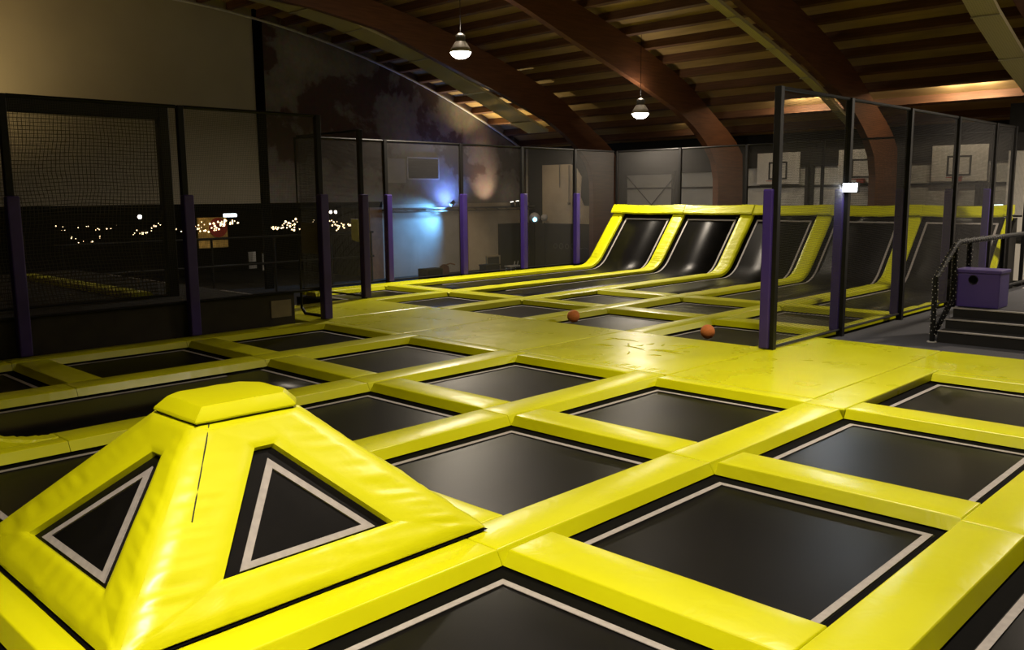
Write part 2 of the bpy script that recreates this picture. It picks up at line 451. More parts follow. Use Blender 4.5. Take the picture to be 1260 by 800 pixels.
def ramp_bed(xa, xc, y0, yc, sgn, label, ztop=1.62, group='ramp trampolines', Rr=.9):
    t = thing('ramp_trampoline', label, 'trampoline', ((xa+xc)/2, y0, BEDZ), group)
    P = prof_pts(y0, yc, sgn, ztop, Rr)
    A = P[-1][2]
    part('jump_bed', ribbon(B(), xa+.13, xc-.13, off(P, sgn, BEDZ-.002), off(P, sgn, BEDZ-.02)), M['bed'], t, True)
    b = B(); ribbon(b, xa-.15, xa+.14, off(P, sgn, BEDZ-.004), off(P, sgn, BEDZ-.018)); ribbon(b, xc-.14, xc+.15, off(P, sgn, BEDZ-.004), off(P, sgn, BEDZ-.018))
    part('spring_cover', b, M['margin'], t, True)
    Q = P[1:-1]
    yl, zl, _ = P[-2]
    b = B(); ribbon(b, xa+.125, xa+.175, off(Q, sgn, BEDZ+.006), off(Q, sgn, BEDZ)); ribbon(b, xc-.175, xc-.125, off(Q, sgn, BEDZ+.006), off(Q, sgn, BEDZ))
    u = [P[-2], (P[-2][0]+(-sgn)*-.05*math.cos(A)*1, P[-2][1]+.05*math.sin(A), A)]
    ribbon(b, xa+.125, xc-.125, off(u, sgn, BEDZ+.006), off(u, sgn, BEDZ))
    part('border_tape', b, M['tape'], t)
    return t
def rail_pad(x0, x1, y0, yc, sgn, label, ztop=1.62, seed=0, grp='yellow rail pads of the ramps', Rr=.9):
    P = dense(prof_pts(y0, yc, sgn, ztop, Rr), 4)
    P.append((P[-1][0]+sgn*.02*math.cos(P[-1][2]), P[-1][1]+.02*math.sin(P[-1][2]), P[-1][2]))
    b = ribbon(B(), x0+.004, x1-.004, off(P, sgn, 0), off(P, sgn, -PADT), nx=8, wr=.012, rnd=True, seed=seed)
    o = link('rail_pad', b, M['vinyl_wr'], None, True); o.data.set_sharp_from_angle(angle=math.radians(35)); recenter(o)
    return tag(o, label, 'pad', grp)
YC0 = 21.54
FRN = ['first', 'second', 'third', 'fourth', 'fifth']
RB = {}
for k, r in enumerate((15, 14, 13, 12, 11)):
    c = 12 if r >= 14 else 13
    xa, xc, ya, yb = fhole(r, c)
    ramp_bed(xa, xc, ya, YC0, 1, 'black curved ramp bed, %s of the five far ramps from the left' % FRN[k], group='black beds of the far ramps')
    x0 = xa-.45 if r == 15 else xa-.423
    y0 = fhole(r, 12)[2]-.5 if r >= 14 else fhole(r, 13)[2]-.5
    if r == 13: y0 = fhole(r, 12)[2]-.5
    rail_pad(xa-.423, xa, y0, YC0, 1, 'yellow curved rail pad on the left of the %s far ramp' % FRN[k], seed=k)
rail_pad(fhole(11, 12)[1], -6.145, fhole(11, 13)[2]-.5, YC0, 1, 'yellow curved rail pad at the right end of the far ramps', seed=9)
# ramp top pads
PT = prof_pts(0, YC0, 1)[-1]
for k, r in enumerate((15, 14, 13, 12, 11)):
    xa, xc, ya, yb = fhole(r, 12)
    y, z = PT[0], PT[1]
    b = B(); n = 14; prof = [(-.09, -.02), (-.10, .03), (.02, .215), (.06, .25), (.20, .25), (.20, .06), (0, -.03)]
    rows_ = []
    for i in range(n+1):
        x = xa-.0+(xc-xa)*i/n
        s = .012*noise.noise(Vector((x*3.3, k*5.1, 1)))-.018*math.sin(PI*i/n)
        rows_.append([b.verts.new((x, y+p[0]+s*.5, z+p[1]+s)) for p in prof])
    for a, c_ in zip(rows_, rows_[1:]):
        for j in range(len(prof)): b.faces.new((a[j], a[(j+1) % len(prof)], c_[(j+1) % len(prof)], c_[j]))
    b.faces.new(rows_[0]); b.faces.new(rows_[-1][::-1])
    o = link('top_pad', b, M['vinyl_wr'], None, False); recenter(o)
    tag(o, 'yellow top pad along the crest of the %s far ramp from the left' % FRN[k], 'pad', 'yellow crest pads of the ramps')
# crest caps over each rail
for k in range(6):
    xr = fhole(15-k, 12)[0]-.423 if k < 5 else fhole(11, 12)[1]
    x1 = xr+.423 if k < 5 else -6.145
    b = B(); prism(b, [(PT[0]-.12, PT[1]+.0), (PT[0]-.115, PT[1]+.05), (PT[0]+.01, PT[1]+.23), (PT[0]+.05, PT[1]+.262), (PT[0]+.20, PT[1]+.262), (PT[0]+.20, PT[1]+.05)], xr+.002, x1-.002, 'x')
    o = link('crest_cap', b, M['vinyl_wr']); recenter(o)
    tag(o, 'short yellow cap on the crest above the %s ramp rail from the left' % (FRN+['sixth'])[k], 'pad', 'yellow crest pads of the ramps')
# ramp understructure : dark support frame, a part of each ramp
RT = [o for o in COL.objects if o.name.startswith('ramp_trampoline')]
for k, r in enumerate((15, 14, 13, 12, 11)):
    xa, xc, ya, yb = fhole(r, 12)
    b = B(); P = prof_pts(YC0-.2, YC0, 1)
    poly = [(y, z-.14) for y, z in off(P, 1, -.06)]+[(PT[0]+.28, PT[1]-.05), (PT[0]+.28, -.12), (YC0+.6, -.12)]
    for j, xx in enumerate((xa-.16, xc+.16)): prism(b, poly, xx-.03, xx+.03, 'x')
    box(b, xa-.16, xc+.16, PT[0]+.12, PT[0]+.19, -.1, PT[1]-.05)
    part('support_frame', b, M['black'], RT[k])

# long left trampoline (row 4, columns 0-1) running up a ramp at its near end
xa, xc, _, yb = hole(4, 1)
ramp_bed(xa, xc, yb-.13, 2.75, -1, 'long black trampoline left of the pyramid, curving up at its near end', group='ramp beds of the near court', Rr=1.5)
part('end_tape', box(B(), xa+.125, xc-.125, yb-.175, yb-.125, BEDZ, BEDZ+.004), M['tape'], [o for o in COL.objects if o.name.startswith('ramp_trampoline')][-1])
pe = part('end_cover', box(B(), xa-.15, xc+.15, yb-.13, yb+.15, BEDZ-.014, BEDZ-.002), M['margin'], [o for o in COL.objects if o.name.startswith('ramp_trampoline')][-1])
rail_pad(hole(4, 0)[1], -8.635, 2.79, 2.8, -1, 'wrinkled yellow rail pad curving up right of the long left trampoline', Rr=1.5, seed=21, grp='rail pads of the near ramp')
rail_pad(xa-XS, xa, 2.79, 2.8, -1, 'yellow rail pad curving up between the long trampoline and left-edge one', Rr=1.5, seed=23, grp='rail pads of the near ramp')

# ------------------------------------------------------------------ far field flat beds
FAR = {
 (15, 11): ('post-side', 'far trampoline behind the thin black post, left end of the far court'),
 (14, 11): ('left far', 'far trampoline just beyond the deck, second from the left net'),
 (13, 11): ('middle far', 'far trampoline just left of the small orange ball'),
 (13, 12): ('ramp-foot', 'far trampoline at the foot of the second and third ramps'),
 (12, 11): ('left-ball', 'far trampoline holding the left orange ball'),
 (12, 12): ('right ramp-foot', 'far trampoline behind the two orange balls, close to the fourth ramp'),
 (11, 11): ('right-ball', 'far trampoline holding the right orange ball beside the tall purple post'),
 (11, 12): ('netted', 'far trampoline seen through the right net, below the ramps'),
}
for k, (nn, lab) in FAR.items(): trampoline(fhole(*k), lab, 'flat trampolines of the far court')
def fnick(r, c):
    if (r, c) in FAR: return FAR[(r, c)][0]+' trampoline'
    if r >= 16: return 'left net'
    if c >= 12 and r in (11, 12, 13, 14, 15): return '%s far ramp' % FRN[15-r]
    if c < 11: return 'wide deck'
    return 'right net'
GF = 'yellow pads of the far court'
FX = .423; FY = .501
for r in (15, 14, 13, 12, 11):
    cs = (11,) if r >= 14 else (11, 12)
    for c in cs:
        xa, xc, ya, yb = fhole(r, c)
        pad(xa, xc, yb, yb+FY, 'yellow cross pad between the %s and the %s' % (fnick(r, c), fnick(r, c+1)), GF)
for r in (15, 14, 13, 12, 11, 10):
    for c in (11, 12):
        if (r, c) in ((15, 12), (14, 12), (13, 12)): continue
        xa, xc, ya, yb = fhole(r, c)
        x0 = xc if r >= 11 else None
        # strip on the left of hole r
        if r == 10: xl, xr = fhole(11, c)[1], -6.145
        else: xl, xr = xa-FX, xa
        y1 = yb+(FY if c == 12 else 0)
        if r >= 14 or r == 13: y1 = yb
        if c == 12: y1 = fhole(r, 13)[2]-.505
        y0 = ya if c == 11 else ya-FY
        lab = 'long yellow pad strip between the %s and the %s' % (fnick(r, c), fnick(r+1, c)) if r != 10 else 'long yellow pad strip by the right net beside the %s' % fnick(11, c)
        pad(xl, xr, y0, y1-.002, lab, GF, keep=2, fl=(.0, .0) if r == 10 else (.045, .045))
# ------------------------------------------------------------------ wide yellow deck sheets
def deckpoly(poly, label, z=0.0):
    b = B(); prism(b, poly, z-PADT, z, 'z', .015)
    bmesh.ops.triangulate(b, faces=[f for f in b.faces if len(f.verts) > 4])
    bmesh.ops.subdivide_edges(b, edges=[e for e in b.edges if e.calc_length() > .5], cuts=2, use_grid_fill=True)
    o = link('deck_mat', b, M['vinyl_deck']); recenter(o)
    return tag(o, label, 'mat', 'wide yellow deck mats')
y0 = 8.689+.275; y1 = 11.52
xsp = [-15.85, -13.55, -11.18, -8.62, -6.06]
deckpoly([(-6.05, y0), (-4.165, y0), (-4.165, 12.89), (-6.05, 12.89)], 'yellow deck mat right of the purple post, edged by the grey carpet')
deckpoly([(-4.155, 11.455), (-1.37, 11.455), (-1.37, 12.95), (-4.155, 12.89)], 'yellow deck mat at the right edge between carpet and far right trampoline')
deckpoly([(-4.155, 8.7), (-3.715, 8.7), (-3.715, 11.45), (-4.155, 11.45)], 'narrow yellow deck strip left of the far right trampoline')
deckpoly([(-8.61, y0), (-6.06, y0), (-6.06, y1), (-8.61, y1)], 'creased yellow deck mat in front of the right orange ball')
deckpoly([(-11.17, y0), (-8.62, y0), (-8.62, y1), (-11.17, y1)], 'yellow deck mat in front of the left orange ball')
deckpoly([(-13.54, y0), (-11.18, y0), (-11.18, y1), (-13.54, y1)], 'yellow deck mat beside the tall post at the near end of the left opening')
deckpoly([(-15.85, 8.72), (-13.55, 8.72), (-13.55, y1), (-15.85, y1)], 'yellow deck mat in the opening between the two dark left posts')
deckpoly([(-18.2, 11.53), (-18.06, 11.53), (-18.06, 21.4), (-18.2, 21.4)], 'narrow yellow edging along the foot of the far left net')

# raised crease folds on the creased mat (real folds of the vinyl)
random.seed(3)
fm = [o for o in COL.objects if o.name.startswith('deck_mat') and 'right orange' in o['label']][0]
def crease(pts, rr):
    bm = B(); n = len(pts)-1
    tube(bm, pts, rr, 8)
    fo = link('vinyl_crease', bm, M['vinyl_deck'], None, True); fo.parent = fm; fo.location = -fm.location
for q in range(16):
    a = random.uniform(.2, 1.3) if q % 3 else random.uniform(-.6, .1); cx = -7.55+random.uniform(-.75, .75); cy = 10.35+random.uniform(-.5, .55); L = random.uniform(.18, .6)
    crease([(cx+math.cos(a)*L*(k/8-.5)+.10*math.sin(3*(k/8-.5)+q), cy+math.sin(a)*L*(k/8-.5)+.05*math.cos(4*(k/8-.5)+q), -.012+.015*math.cos(PI*(k/8-.5))) for k in range(9)], random.uniform(.006, .011))
for q in range(14):
    cx = -6.2-q*.075
    crease([(cx, 8.985, -.007), (cx+.03*math.sin(q*2.1), 9.12+.05*math.sin(q), -.001), (cx+.05*math.sin(q), 9.26+.06*math.sin(q*3), -.010)], .008)

# ------------------------------------------------------------------ pyramid
pyr = thing('padded_pyramid', 'yellow padded pyramid with triangular black mesh windows in the left foreground', 'pyramid', (-5.12, 2.67, 0))
bx0, bx1, by0, by1 = -6.27, -4.04, 1.46, 3.88
cx0, cx1, cy0, cy1 = -5.44, -4.88, 2.33, 3.01; CZ = .87
base = {'a': Vector((bx1, by0, .02)), 'b': Vector((bx1, by1, .02)), 'c': Vector((bx0, by1, .02)), 'd': Vector((bx0, by0, .02))}
top = {'a': Vector((cx1, cy0, CZ)), 'b': Vector((cx1, cy1, CZ)), 'c': Vector((cx0, cy1, CZ)), 'd': Vector((cx0, cy0, CZ))}
ctr = Vector((-5.12, 2.67, .3))
for kk in base: base[kk].z = .028
b = B()
lo = [b.verts.new(base[k]+(base[k]-Vector((-5.12, 2.67, .02))).normalized()*.02-Vector((0, 0, .016))) for k in 'abcd']
lm = [b.verts.new(base[k]-(base[k]-Vector((-5.12, 2.67, .02))).normalized()*.14+Vector((0, 0, -.005))) for k in 'abcd']
hi = [b.verts.new(Vector((-5.16, 2.67, .76))+(top[k]-Vector((-5.16, 2.67, .87)))*.75) for k in 'abcd']
for k in range(4):
    j = (k+1) % 4
    b.faces.new((lo[k], lo[j], lm[j], lm[k])); b.faces.new((lm[k], lm[j], hi[j], hi[k]))
b.faces.new(hi); b.faces.new(lo)
# core is sunk behind the mesh windows
part('inner_frame', b, M['margin'], pyr)
def face_frame(p0, p1, t1, t0, seed, opening=None):
    """p0,p1 base ends; t1,t0 top ends; frame with puffed vinyl and triangular opening"""
    n = (p1-p0).cross(t0-p0).normalized()
    mid = (p0+p1+t0+t1)/4
    if n.dot(mid-ctr) < 0: n = -n
    ux = (p1-p0).normalized(); L = (p1-p0).length
    m0 = (p0+p1)/2; upv = ((t0+t1)/2-m0); upv = upv-ux*upv.dot(ux); H = upv.length; upn = upv.normalized()
    # opening in face coords (u from centre, v up the slope)
    ap = .06; ow = .56; vb = .235; vt = H*.80
    sh = opening or 0; inner_c = [(-ow+sh*.3, vb), (ow+sh*.45, vb), (ap+sh, vt), (-ap+sh, vt)]
    outer_c = [((p-m0).dot(ux), (p-m0).dot(upn)) for p in (p0, p1, t1, t0)]
    cnt = [44, 64, 10, 64]; outer = []; inner = []
    for s in range(4):
        for k in range(cnt[s]):
            f = k/cnt[s]; o0, o1 = outer_c[s], outer_c[(s+1) % 4]; i0, i1 = inner_c[s], inner_c[(s+1) % 4]
            outer.append((o0[0]+(o1[0]-o0[0])*f, o0[1]+(o1[1]-o0[1])*f, s)); inner.append((i0[0]+(i1[0]-i0[0])*f, i0[1]+(i1[1]-i0[1])*f, s))
    R_ = 16; bm = B(); rings = []
    for q in range(R_+1):
        s = q/(R_-1)*.985 if q < R_ else 1.0; ring = []
        for (ou, ov, sd), (iu, iv, _) in zip(outer, inner):
            u = ou+(iu-ou)*s; v = ov+(iv-ov)*s
            h = .026*min(1, s*4)**.7*(1-.6*max(0, (s-.8)/.2)**2)
            if q == R_: h = -.03
            w = .008*noise.noise(Vector((u*3+seed, v*3, seed)))+.017*noise.noise(Vector((u*2.0+seed, v*17+u*3, 2)))*((1 if sd in (1, 3) else .25)*max(0, math.sin(PI*min(1, s*1.25)))*(.35+.65*max(0, 1-v/.9)))
            if v < vb and sd == 0: w += .006*noise.noise(Vector((u*12, v*3, seed+4)))
            w *= min(1, s*8)*(1 if q < R_-1 else .3)
            ring.append(bm.verts.new(m0+ux*u+upn*v+n*(h+w)))
        rings.append(ring)
    T = len(outer)
    for a, c_ in zip(rings, rings[1:]):
        for k in range(T): bm.faces.new((a[k], a[(k+1) % T], c_[(k+1) % T], c_[k]))
    # hem going down at the outside
    hem = [bm.verts.new(v.co-n*.012) for v in rings[0]]
    for k in range(T): bm.faces.new((rings[0][k], rings[0][(k+1) % T], hem[(k+1) % T], hem[k]))
    fo = part('face_pad', bm, M['vinyl_pyr'], pyr, True); fo.data.set_sharp_from_angle(angle=math.radians(50))
    # black mesh panel sunk in the opening
    bm = B(); e = .03; z = -.024
    pv = [(-ow-.07+sh*.3, vb-e), (ow+.07+sh*.45, vb-e), (ap+.04+sh, vt+e), (-ap-.04+sh, vt+e)]
    up_ = [bm.verts.new(m0+ux*u+upn*v+n*z) for u, v in pv]; dn = [bm.verts.new(m0+ux*u+upn*v+n*(z-.012)) for u, v in pv]
    bm.faces.new(up_); bm.faces.new(dn[::-1])
    for k in range(4): bm.faces.new((up_[k], up_[(k+1) % 4], dn[(k+1) % 4], dn[k]))
    mp_ = part('mesh_window', bm, M['bed_pyr'], pyr)
    # tape triangle
    bm = B(); o3 = [(-ow+.105+sh*.3, vb+.018), (ow-.105+sh*.45, vb+.018), (sh, vt-.07)]
    cxx = sum(p[0] for p in o3)/3; cyy = sum(p[1] for p in o3)/3
    sc = .82; i3 = [(cxx+(u-cxx)*sc, cyy+(v-cyy)*sc) for u, v in o3]
    for zz in (-.021,):
        ov_ = [bm.verts.new(m0+ux*u+upn*v+n*(zz+.006)) for u, v in o3]; iv_ = [bm.verts.new(m0+ux*u+upn*v+n*(zz+.006)) for u, v in i3]
        ol = [bm.verts.new(m0+ux*u+upn*v+n*(zz-.003)) for u, v in o3]; il = [bm.verts.new(m0+ux*u+upn*v+n*(zz-.003)) for u, v in i3]
        for k in range(3):
            j = (k+1) % 3
            bm.faces.new((ov_[k], ov_[j], iv_[j], iv_[k])); bm.faces.new((ov_[k], ov_[j], ol[j], ol[k])); bm.faces.new((iv_[k], iv_[j], il[j], il[k]))
    tp = sub('tape_triangle', bm, M['tape'], mp_)
    return n
M['vinyl_pyr'] = vinyl('yellow_vinyl_pyramid', .34, .18, 3.2)
M['bed_pyr'] = M['bed']
face_frame(base['a'], base['b'], top['b'], top['a'], 1.3)
face_frame(base['d'], base['a'], top['a'], top['d'], 4.7, .13)
face_frame(base['b'], base['c'], top['c'], top['b'], 8.1)
face_frame(base['c'], base['d'], top['d'], top['c'], 11.9)
# ridge seam on the near right face, black piping
b = B()
t0 = top['a']+Vector((-.0, .08, 0)); b0 = base['a']+Vector((0, .26, 0))
n_ = Vector((.74, 0, .67))
tube(b, [t0+(b0-t0)*f+n_*(.024 if f > .05 else .01) for f in (0.01, .1, .2, .3, .4, .5)], .004, 6)
part('ridge_seam', b, M['seam'], pyr)
# cap: octagonal padded block with sloping sides
poly = [(-4.865, 2.325), (-4.85, 2.98), (-4.97, 3.06), (-5.34, 3.06), (-5.47, 2.95), (-5.48, 2.45), (-5.40, 2.32)]
b = B(); cc = Vector((sum(p[0] for p in poly)/7, sum(p[1] for p in poly)/7, 0)); rings = []
for s, z in ((1.0, .880), (1.025, .892), (1.01, .905), (.86, .962), (.83, .970), (.60, .974)):
    ring = []
    for i in range(7):
        p0, p1 = poly[i], poly[(i+1) % 7]
        for k in range(5):
            f = k/5; x = p0[0]+(p1[0]-p0[0])*f; y = p0[1]+(p1[1]-p0[1])*f
            ring.append(b.verts.new((cc.x+(x-cc.x)*s, cc.y+(y-cc.y)*s, z+.004*noise.noise(Vector((x*9, y*9, z*20))))))
    rings.append(ring)
for a, c_ in zip(rings, rings[1:]):
    for k in range(35): b.faces.new((a[k], a[(k+1) % 35], c_[(k+1) % 35], c_[k]))
b.faces.new(rings[0]); b.faces.new(rings[-1])
cap = part('cap_pad', b, M['vinyl'], pyr, True); cap.data.set_sharp_from_angle(angle=math.radians(22))
b = B(); rings = [[b.verts.new((cc.x+(p[0]-cc.x)*.985, cc.y+(p[1]-cc.y)*.985, z)) for p in poly] for z in (.84, .884)]
for k in range(7): b.faces.new((rings[0][k], rings[0][(k+1) % 7], rings[1][(k+1) % 7], rings[1][k]))
b.faces.new(rings[0]); b.faces.new(rings[1])
part('cap_gap', b, M['seam'], pyr)

# ------------------------------------------------------------------ posts and nets
def post(x, y, label, side, h=3.65, z0=-.09, sleeve=True, grp='tall net posts', w=.05):
    t = thing('net_post', label, 'post', (x, y, z0), grp)
    part('pole', box(B(), x-w, x+w, y-w, y+w, z0, h, .006), M['black'], t)
    if sleeve:
        sx = side*.085
        part('foam_sleeve', box(B(), x+sx-.075, x+sx+.075, y-.085, y+.085, z0+.1, 2.26, .02, 2), M['purple'], t)
    return t
def net(p, q, label, z0=.03, z1=3.62, mat='net', toprail=True, botrail=True, grp='black safety nets', sag=.015, nm='safety_net', shade=None):
    p = Vector((*p, 0)); q = Vector((*q, 0)); d = (q-p); L = d.length; dn = d.normalized(); nn = Vector((-dn.y, dn.x, 0))
    t = thing(nm, label, 'net', (p.x, p.y, z0), grp)
    b = B(); uvl = b.loops.layers.uv.new('UVMap'); nu = max(4, int(L/.3)); nv = 12; g = []; uvs = {}
    for i in range(nu+1):
        row = []
        for j in range(nv+1):
            u = .065+(L-.13)*i/nu; v = z0+(z1-z0)*j/nv
            e = math.sin(PI*i/nu)*math.sin(PI*j/nv)
            w = e*(sag+sag*2*noise.noise(Vector((u*1.1+p.x, v*1.1, p.y))))
            vt = b.verts.new(p+dn*u+nn*w+Vector((0, 0, v))); uvs[vt] = (u+w*.6+.02*noise.noise(Vector((u, v*2, p.y)))*(sag > .03), v+.25*sag*math.sin(u*2.2)*e); row.append(vt)
        g.append(row)
    for i in range(nu):
        for j in range(nv):
            f = b.faces.new((g[i][j], g[i+1][j], g[i+1][j+1], g[i][j+1]))
            for lp in f.loops: lp[uvl].uv = uvs[lp.vert]
    part('mesh_sheet', b, M[mat], t, True)
    if toprail: part('top_rail', tube(B(), [p+dn*.065+Vector((0, 0, z1+.01)), q-dn*.065+Vector((0, 0, z1+.01))], .028), M['black'], t)
    if botrail: part('bottom_rail', tube(B(), [p+dn*.065+Vector((0, 0, z0)), q-dn*.065+Vector((0, 0, z0))], .022), M['black'], t)
    return t
GP = 'net posts with purple foam sleeves'
LX = -13.62
post(LX, 1.40, 'net post with purple sleeve nearest the viewer, outside the left edge', 1, grp=GP)
post(LX, 4.02, 'dark net post with purple sleeve at the left edge of the photo', 1, grp=GP)
post(LX, 6.55, 'dark net post with purple sleeve, second from the left edge', 1, grp=GP)
post(LX, 9.08, 'dark net post with purple sleeve at the corner of the left opening', 1, grp=GP)
post(-15.9, 11.66, 'net post with purple sleeve standing at the far corner of the opening', 1, grp=GP)
post(-18.4, 14.28, 'purple sleeved net post left of the blue-lit wall', 1, grp=GP)
post(-18.4, 16.93, 'purple sleeved net post in front of the blue light', 1, grp=GP)
post(-18.4, 19.40, 'purple sleeved net post in front of the chalkboard', 1, grp=GP)
post(-18.4, 21.85, 'purple sleeved net post nearest the first far ramp', 1, grp=GP)
nets_l = [((LX, 1.4), (LX, 4.02), 'black left side net from the left edge post outwards', .55),
 ((LX, 4.02), (LX, 6.55), 'black left side net between the two posts nearest the left edge', .55),
 ((LX, 6.55), (LX, 9.08), 'black left side net ending at the opening corner post', .55),
 ((-15.9, 11.66), (-18.4, 11.66), 'black net running back from the far corner post of the opening', .03),
 ((-18.4, 11.66), (-18.4, 14.28), 'black net just left of the first bright purple post', .03),
 ((-18.4, 14.28), (-18.4, 16.93), 'black net in front of the blue-lit wall', .03),
 ((-18.4, 16.93), (-18.4, 19.40), 'black net in front of the bronze-lit wall and cream plaster', .03),
 ((-18.4, 19.40), (-18.4, 21.85), 'black net in front of the chalkboard drawings', .03),
 ((-18.4, 21.85), (-18.4, 23.95), 'black net beside the first ramp up to the far corner', .03)]
for p, q, l, z0 in nets_l: net(p, q, l, z0)
fx = [-18.4, -15.9, -13.56, -11.2, -8.87, -6.05]
for k, x in enumerate(fx):
    post(x, 24.06, 'plain black net post behind the ramps, %s from the left' % (FRN+['sixth'])[k], 1, sleeve=False, grp='black posts behind the far ramps', z0=-.5, w=.04)
for k in range(5):
    net((fx[k], 24.06), (fx[k+1], 24.06), 'black net behind the %s far ramp from the left' % FRN[k], 1.6)
RY = [11.44, 13.72, 16.2, 18.7, 21.1, 22.5]
rl = ['tall post with bright purple sleeve at the near corner of the right net', 'black post carrying the small white floodlight', 'third post along the right net from the purple one', 'fourth post along the right net, just left of the handrail', 'fifth post along the right net behind the handrail', 'plain black end post of the right net by the white wall']
for k, y in enumerate(RY): post(-5.98, y, rl[k], -1, grp=GP if k < 5 else 'plain end post of the right net', sleeve=k < 5)
for k in range(5):
    net((-5.98, RY[k]), (-5.98, RY[k+1]), 'black right side net, %s panel from the tall purple post' % FRN[k], .03)
# net gate at the opening with notice and poster
t = thing('net_gate', 'black framed net gate turned back beside the left opening', 'gate', (-14.3, 9.2, 0))
g0, g1 = -14.55, -13.78
part('gate_frame', tube(B(), [(g1, 9.2, .02), (g1, 9.2, 3.3), (g0, 9.2, 3.3), (g0, 9.2, .12), (g0+.12, 9.2, .02), (g1, 9.2, .02)], .028), M['black'], t)
b = B(); uvl = b.loops.layers.uv.new('UVMap'); vs = [b.verts.new(v) for v in ((g0, 9.2, .05), (g1, 9.2, .05), (g1, 9.2, 3.28), (g0, 9.2, 3.28))]; f = b.faces.new(vs)
for lp, u in zip(f.loops, ((0, 0), (.77, 0), (.77, 3.2), (0, 3.2))): lp[uvl].uv = u
part('gate_mesh', b, M['net'], t)
o = recenter(link('poster', box(B(), -14.42, -13.86, 9.165, 9.19, 1.17, 1.74), M['poster'])); tag(o, 'dull beige poster hanging on the net gate by the opening', 'poster')
o = recenter(link('paper_notice', prism(B(), [(-16.24, 1.27), (-15.99, 1.22), (-15.99, 1.72), (-16.24, 1.73)], 11.615, 11.64, 'y'), M['paper'])); tag(o, 'small white paper notice on the net beside the far corner post', 'notice')

# ------------------------------------------------------------------ left zone behind the net
o = recenter(link('kick_board', box(B(), LX-.14, LX-.06, -2, 8.5, -.09, .53), M['kick'])); tag(o, 'dark low kick board under the left side net', 'board')
o = recenter(link('wall_plate', box(B(), LX-.058, LX-.035, 8.02, 8.42, .12, .42), M['poster'])); tag(o, 'small pale square plate on the dark kick board near the opening', 'plate')
o = recenter(link('raised_platform', box(B(), -24, LX-.16, -2, 8.5, -.95, .40), M['dark_carpet'])); tag(o, 'dark grey raised platform behind the left net', 'platform')
for k, (a, l) in enumerate([((-14.5, -14.42, 6.8, 8.3), 'thin pale edge line along the near side of the raised platform'), ((-16.2, -14.4, 8.40, 8.46), 'thin pale edge line at the far right of the raised platform'), ((-21.8, -18.6, 8.40, 8.46), 'thin pale edge line at the far left of the raised platform')]):
    o = recenter(link('edge_strip', box(B(), *a, .401, .409), M['tape'])); tag(o, l, 'strip', 'pale edge strips on the raised platform')
# dodgeball-style cage net
t = net((-16.0, 3.9), (-16.0, 7.34), 'coarse sagging net in a black frame behind the left side net', .42, 3.8, 'net_coarse', grp=None, sag=.12, nm='cage_net')
part('frame_post', box(B(), -16.1, -15.9, 7.26, 7.44, .40, 3.86, .01), M['black'], t)
part('frame_post', box(B(), -16.07, -15.93, 3.83, 3.97, .40, 3.86, .01), M['black'], t)
part('top_beam', box(B(), -16.08, -15.92, 3.97, 7.27, 3.62, 3.86, .01), M['black'], t)
o = pad(-22.5, -16.1, 6.6, 7.0, 'yellow pad strip lying behind the coarse cage net', None, z1=.50); 
t = net((-16.12, 3.6), (-16.12, 7.2), 'gathered skirt of coarse net hanging low behind the cage frame', .41, 1.0, 'net_coarse', toprail=False, botrail=False, grp=None, sag=.1, nm='net_skirt')

# ------------------------------------------------------------------ setting
XW = -28.0; YW = 30.0
def roofz(y): return 8.8-.01378*(y-12)**2
structure('floor', box(B(), -40, 8, -12, 31, -1.1, -1.0), M['deckbase'])
b = B()
box(b, -13.5, .8, -2, 11.44, -.99, -.135); box(b, -18.3, -6.0, 11.44, 24.3, -.99, -.135); box(b, -6.0, .8, 11.44, 12.9, -.99, -.135); box(b, -15.9, -13.5, 8.6, 11.44, -.99, -.135)
structure('floor_court', b, M['deckbase'])
structure('floor_carpet', box(B(), -6.0, 8, 12.9, 30, -.99, -.08), M['carpet'])
# gable wall: upper concrete with curved top, beige cladding
ys = [-8+38*k/40 for k in range(41)]
def gable(y0, y1, zb, x0, x1):
    n = 24; yy = [y0+(y1-y0)*k/n for k in range(n+1)]
    poly = [(y0, zb), (y1, zb)]+[(y, max(zb+.01, roofz(y)+.02)) for y in yy[::-1]]
    return prism(B(), poly, x0, x1, 'x')
structure('wall_gable', gable(16.4, 30.0, 1.9, XW-.3, XW), M['soot'])
structure('wall_gable_cladding', gable(-8, 16.3, 2.0, XW-.3, XW-.02), M['cream_panel'])
b = B(); box(b, XW-.3, XW, 21.45, 25.6, -1, 1.9)
structure('wall_gable_lower', b, M['plaster_grey'])
structure('wall_gable_lower_cream', box(B(), XW-.3, XW-.01, 25.6, 30, -1, 1.9), M['plaster'])
structure('trim_1', box(B(), XW-.02, XW+.10, 16.25, 16.55, -1, 8.55), M['margin'])
structure('trim_2', box(B(), XW-.3, XW+.12, -8, 21.45, 1.8, 2.02), M['margin'])
structure('trim_3', tube(B(), [(XW+.10, y, roofz(y)-.31) for y in [6+23.5*k/30 for k in range(31)]], .045), M['white_metal'])
structure('trim_4', box(B(), XW-.1, XW+.10, 20.85, 21.45, -1, 1.9), M['brown'])
structure('trim_5', box(B(), XW, XW+.14, 25.62, 26.0, -1, 1.9), M['brown'])
# cafe volume beyond the opening
b = B(); box(b, -36.2, -36, -10, 22, -1, 3); box(b, -36, XW-.3, 21.45, 21.6, -1, 3); box(b, -36, XW-.3, -10, -9.8, -1, 3); box(b, -36.2, XW-.3, -10, 21.6, 2.1, 2.2)
structure('wall_cafe', b, M['dark'])
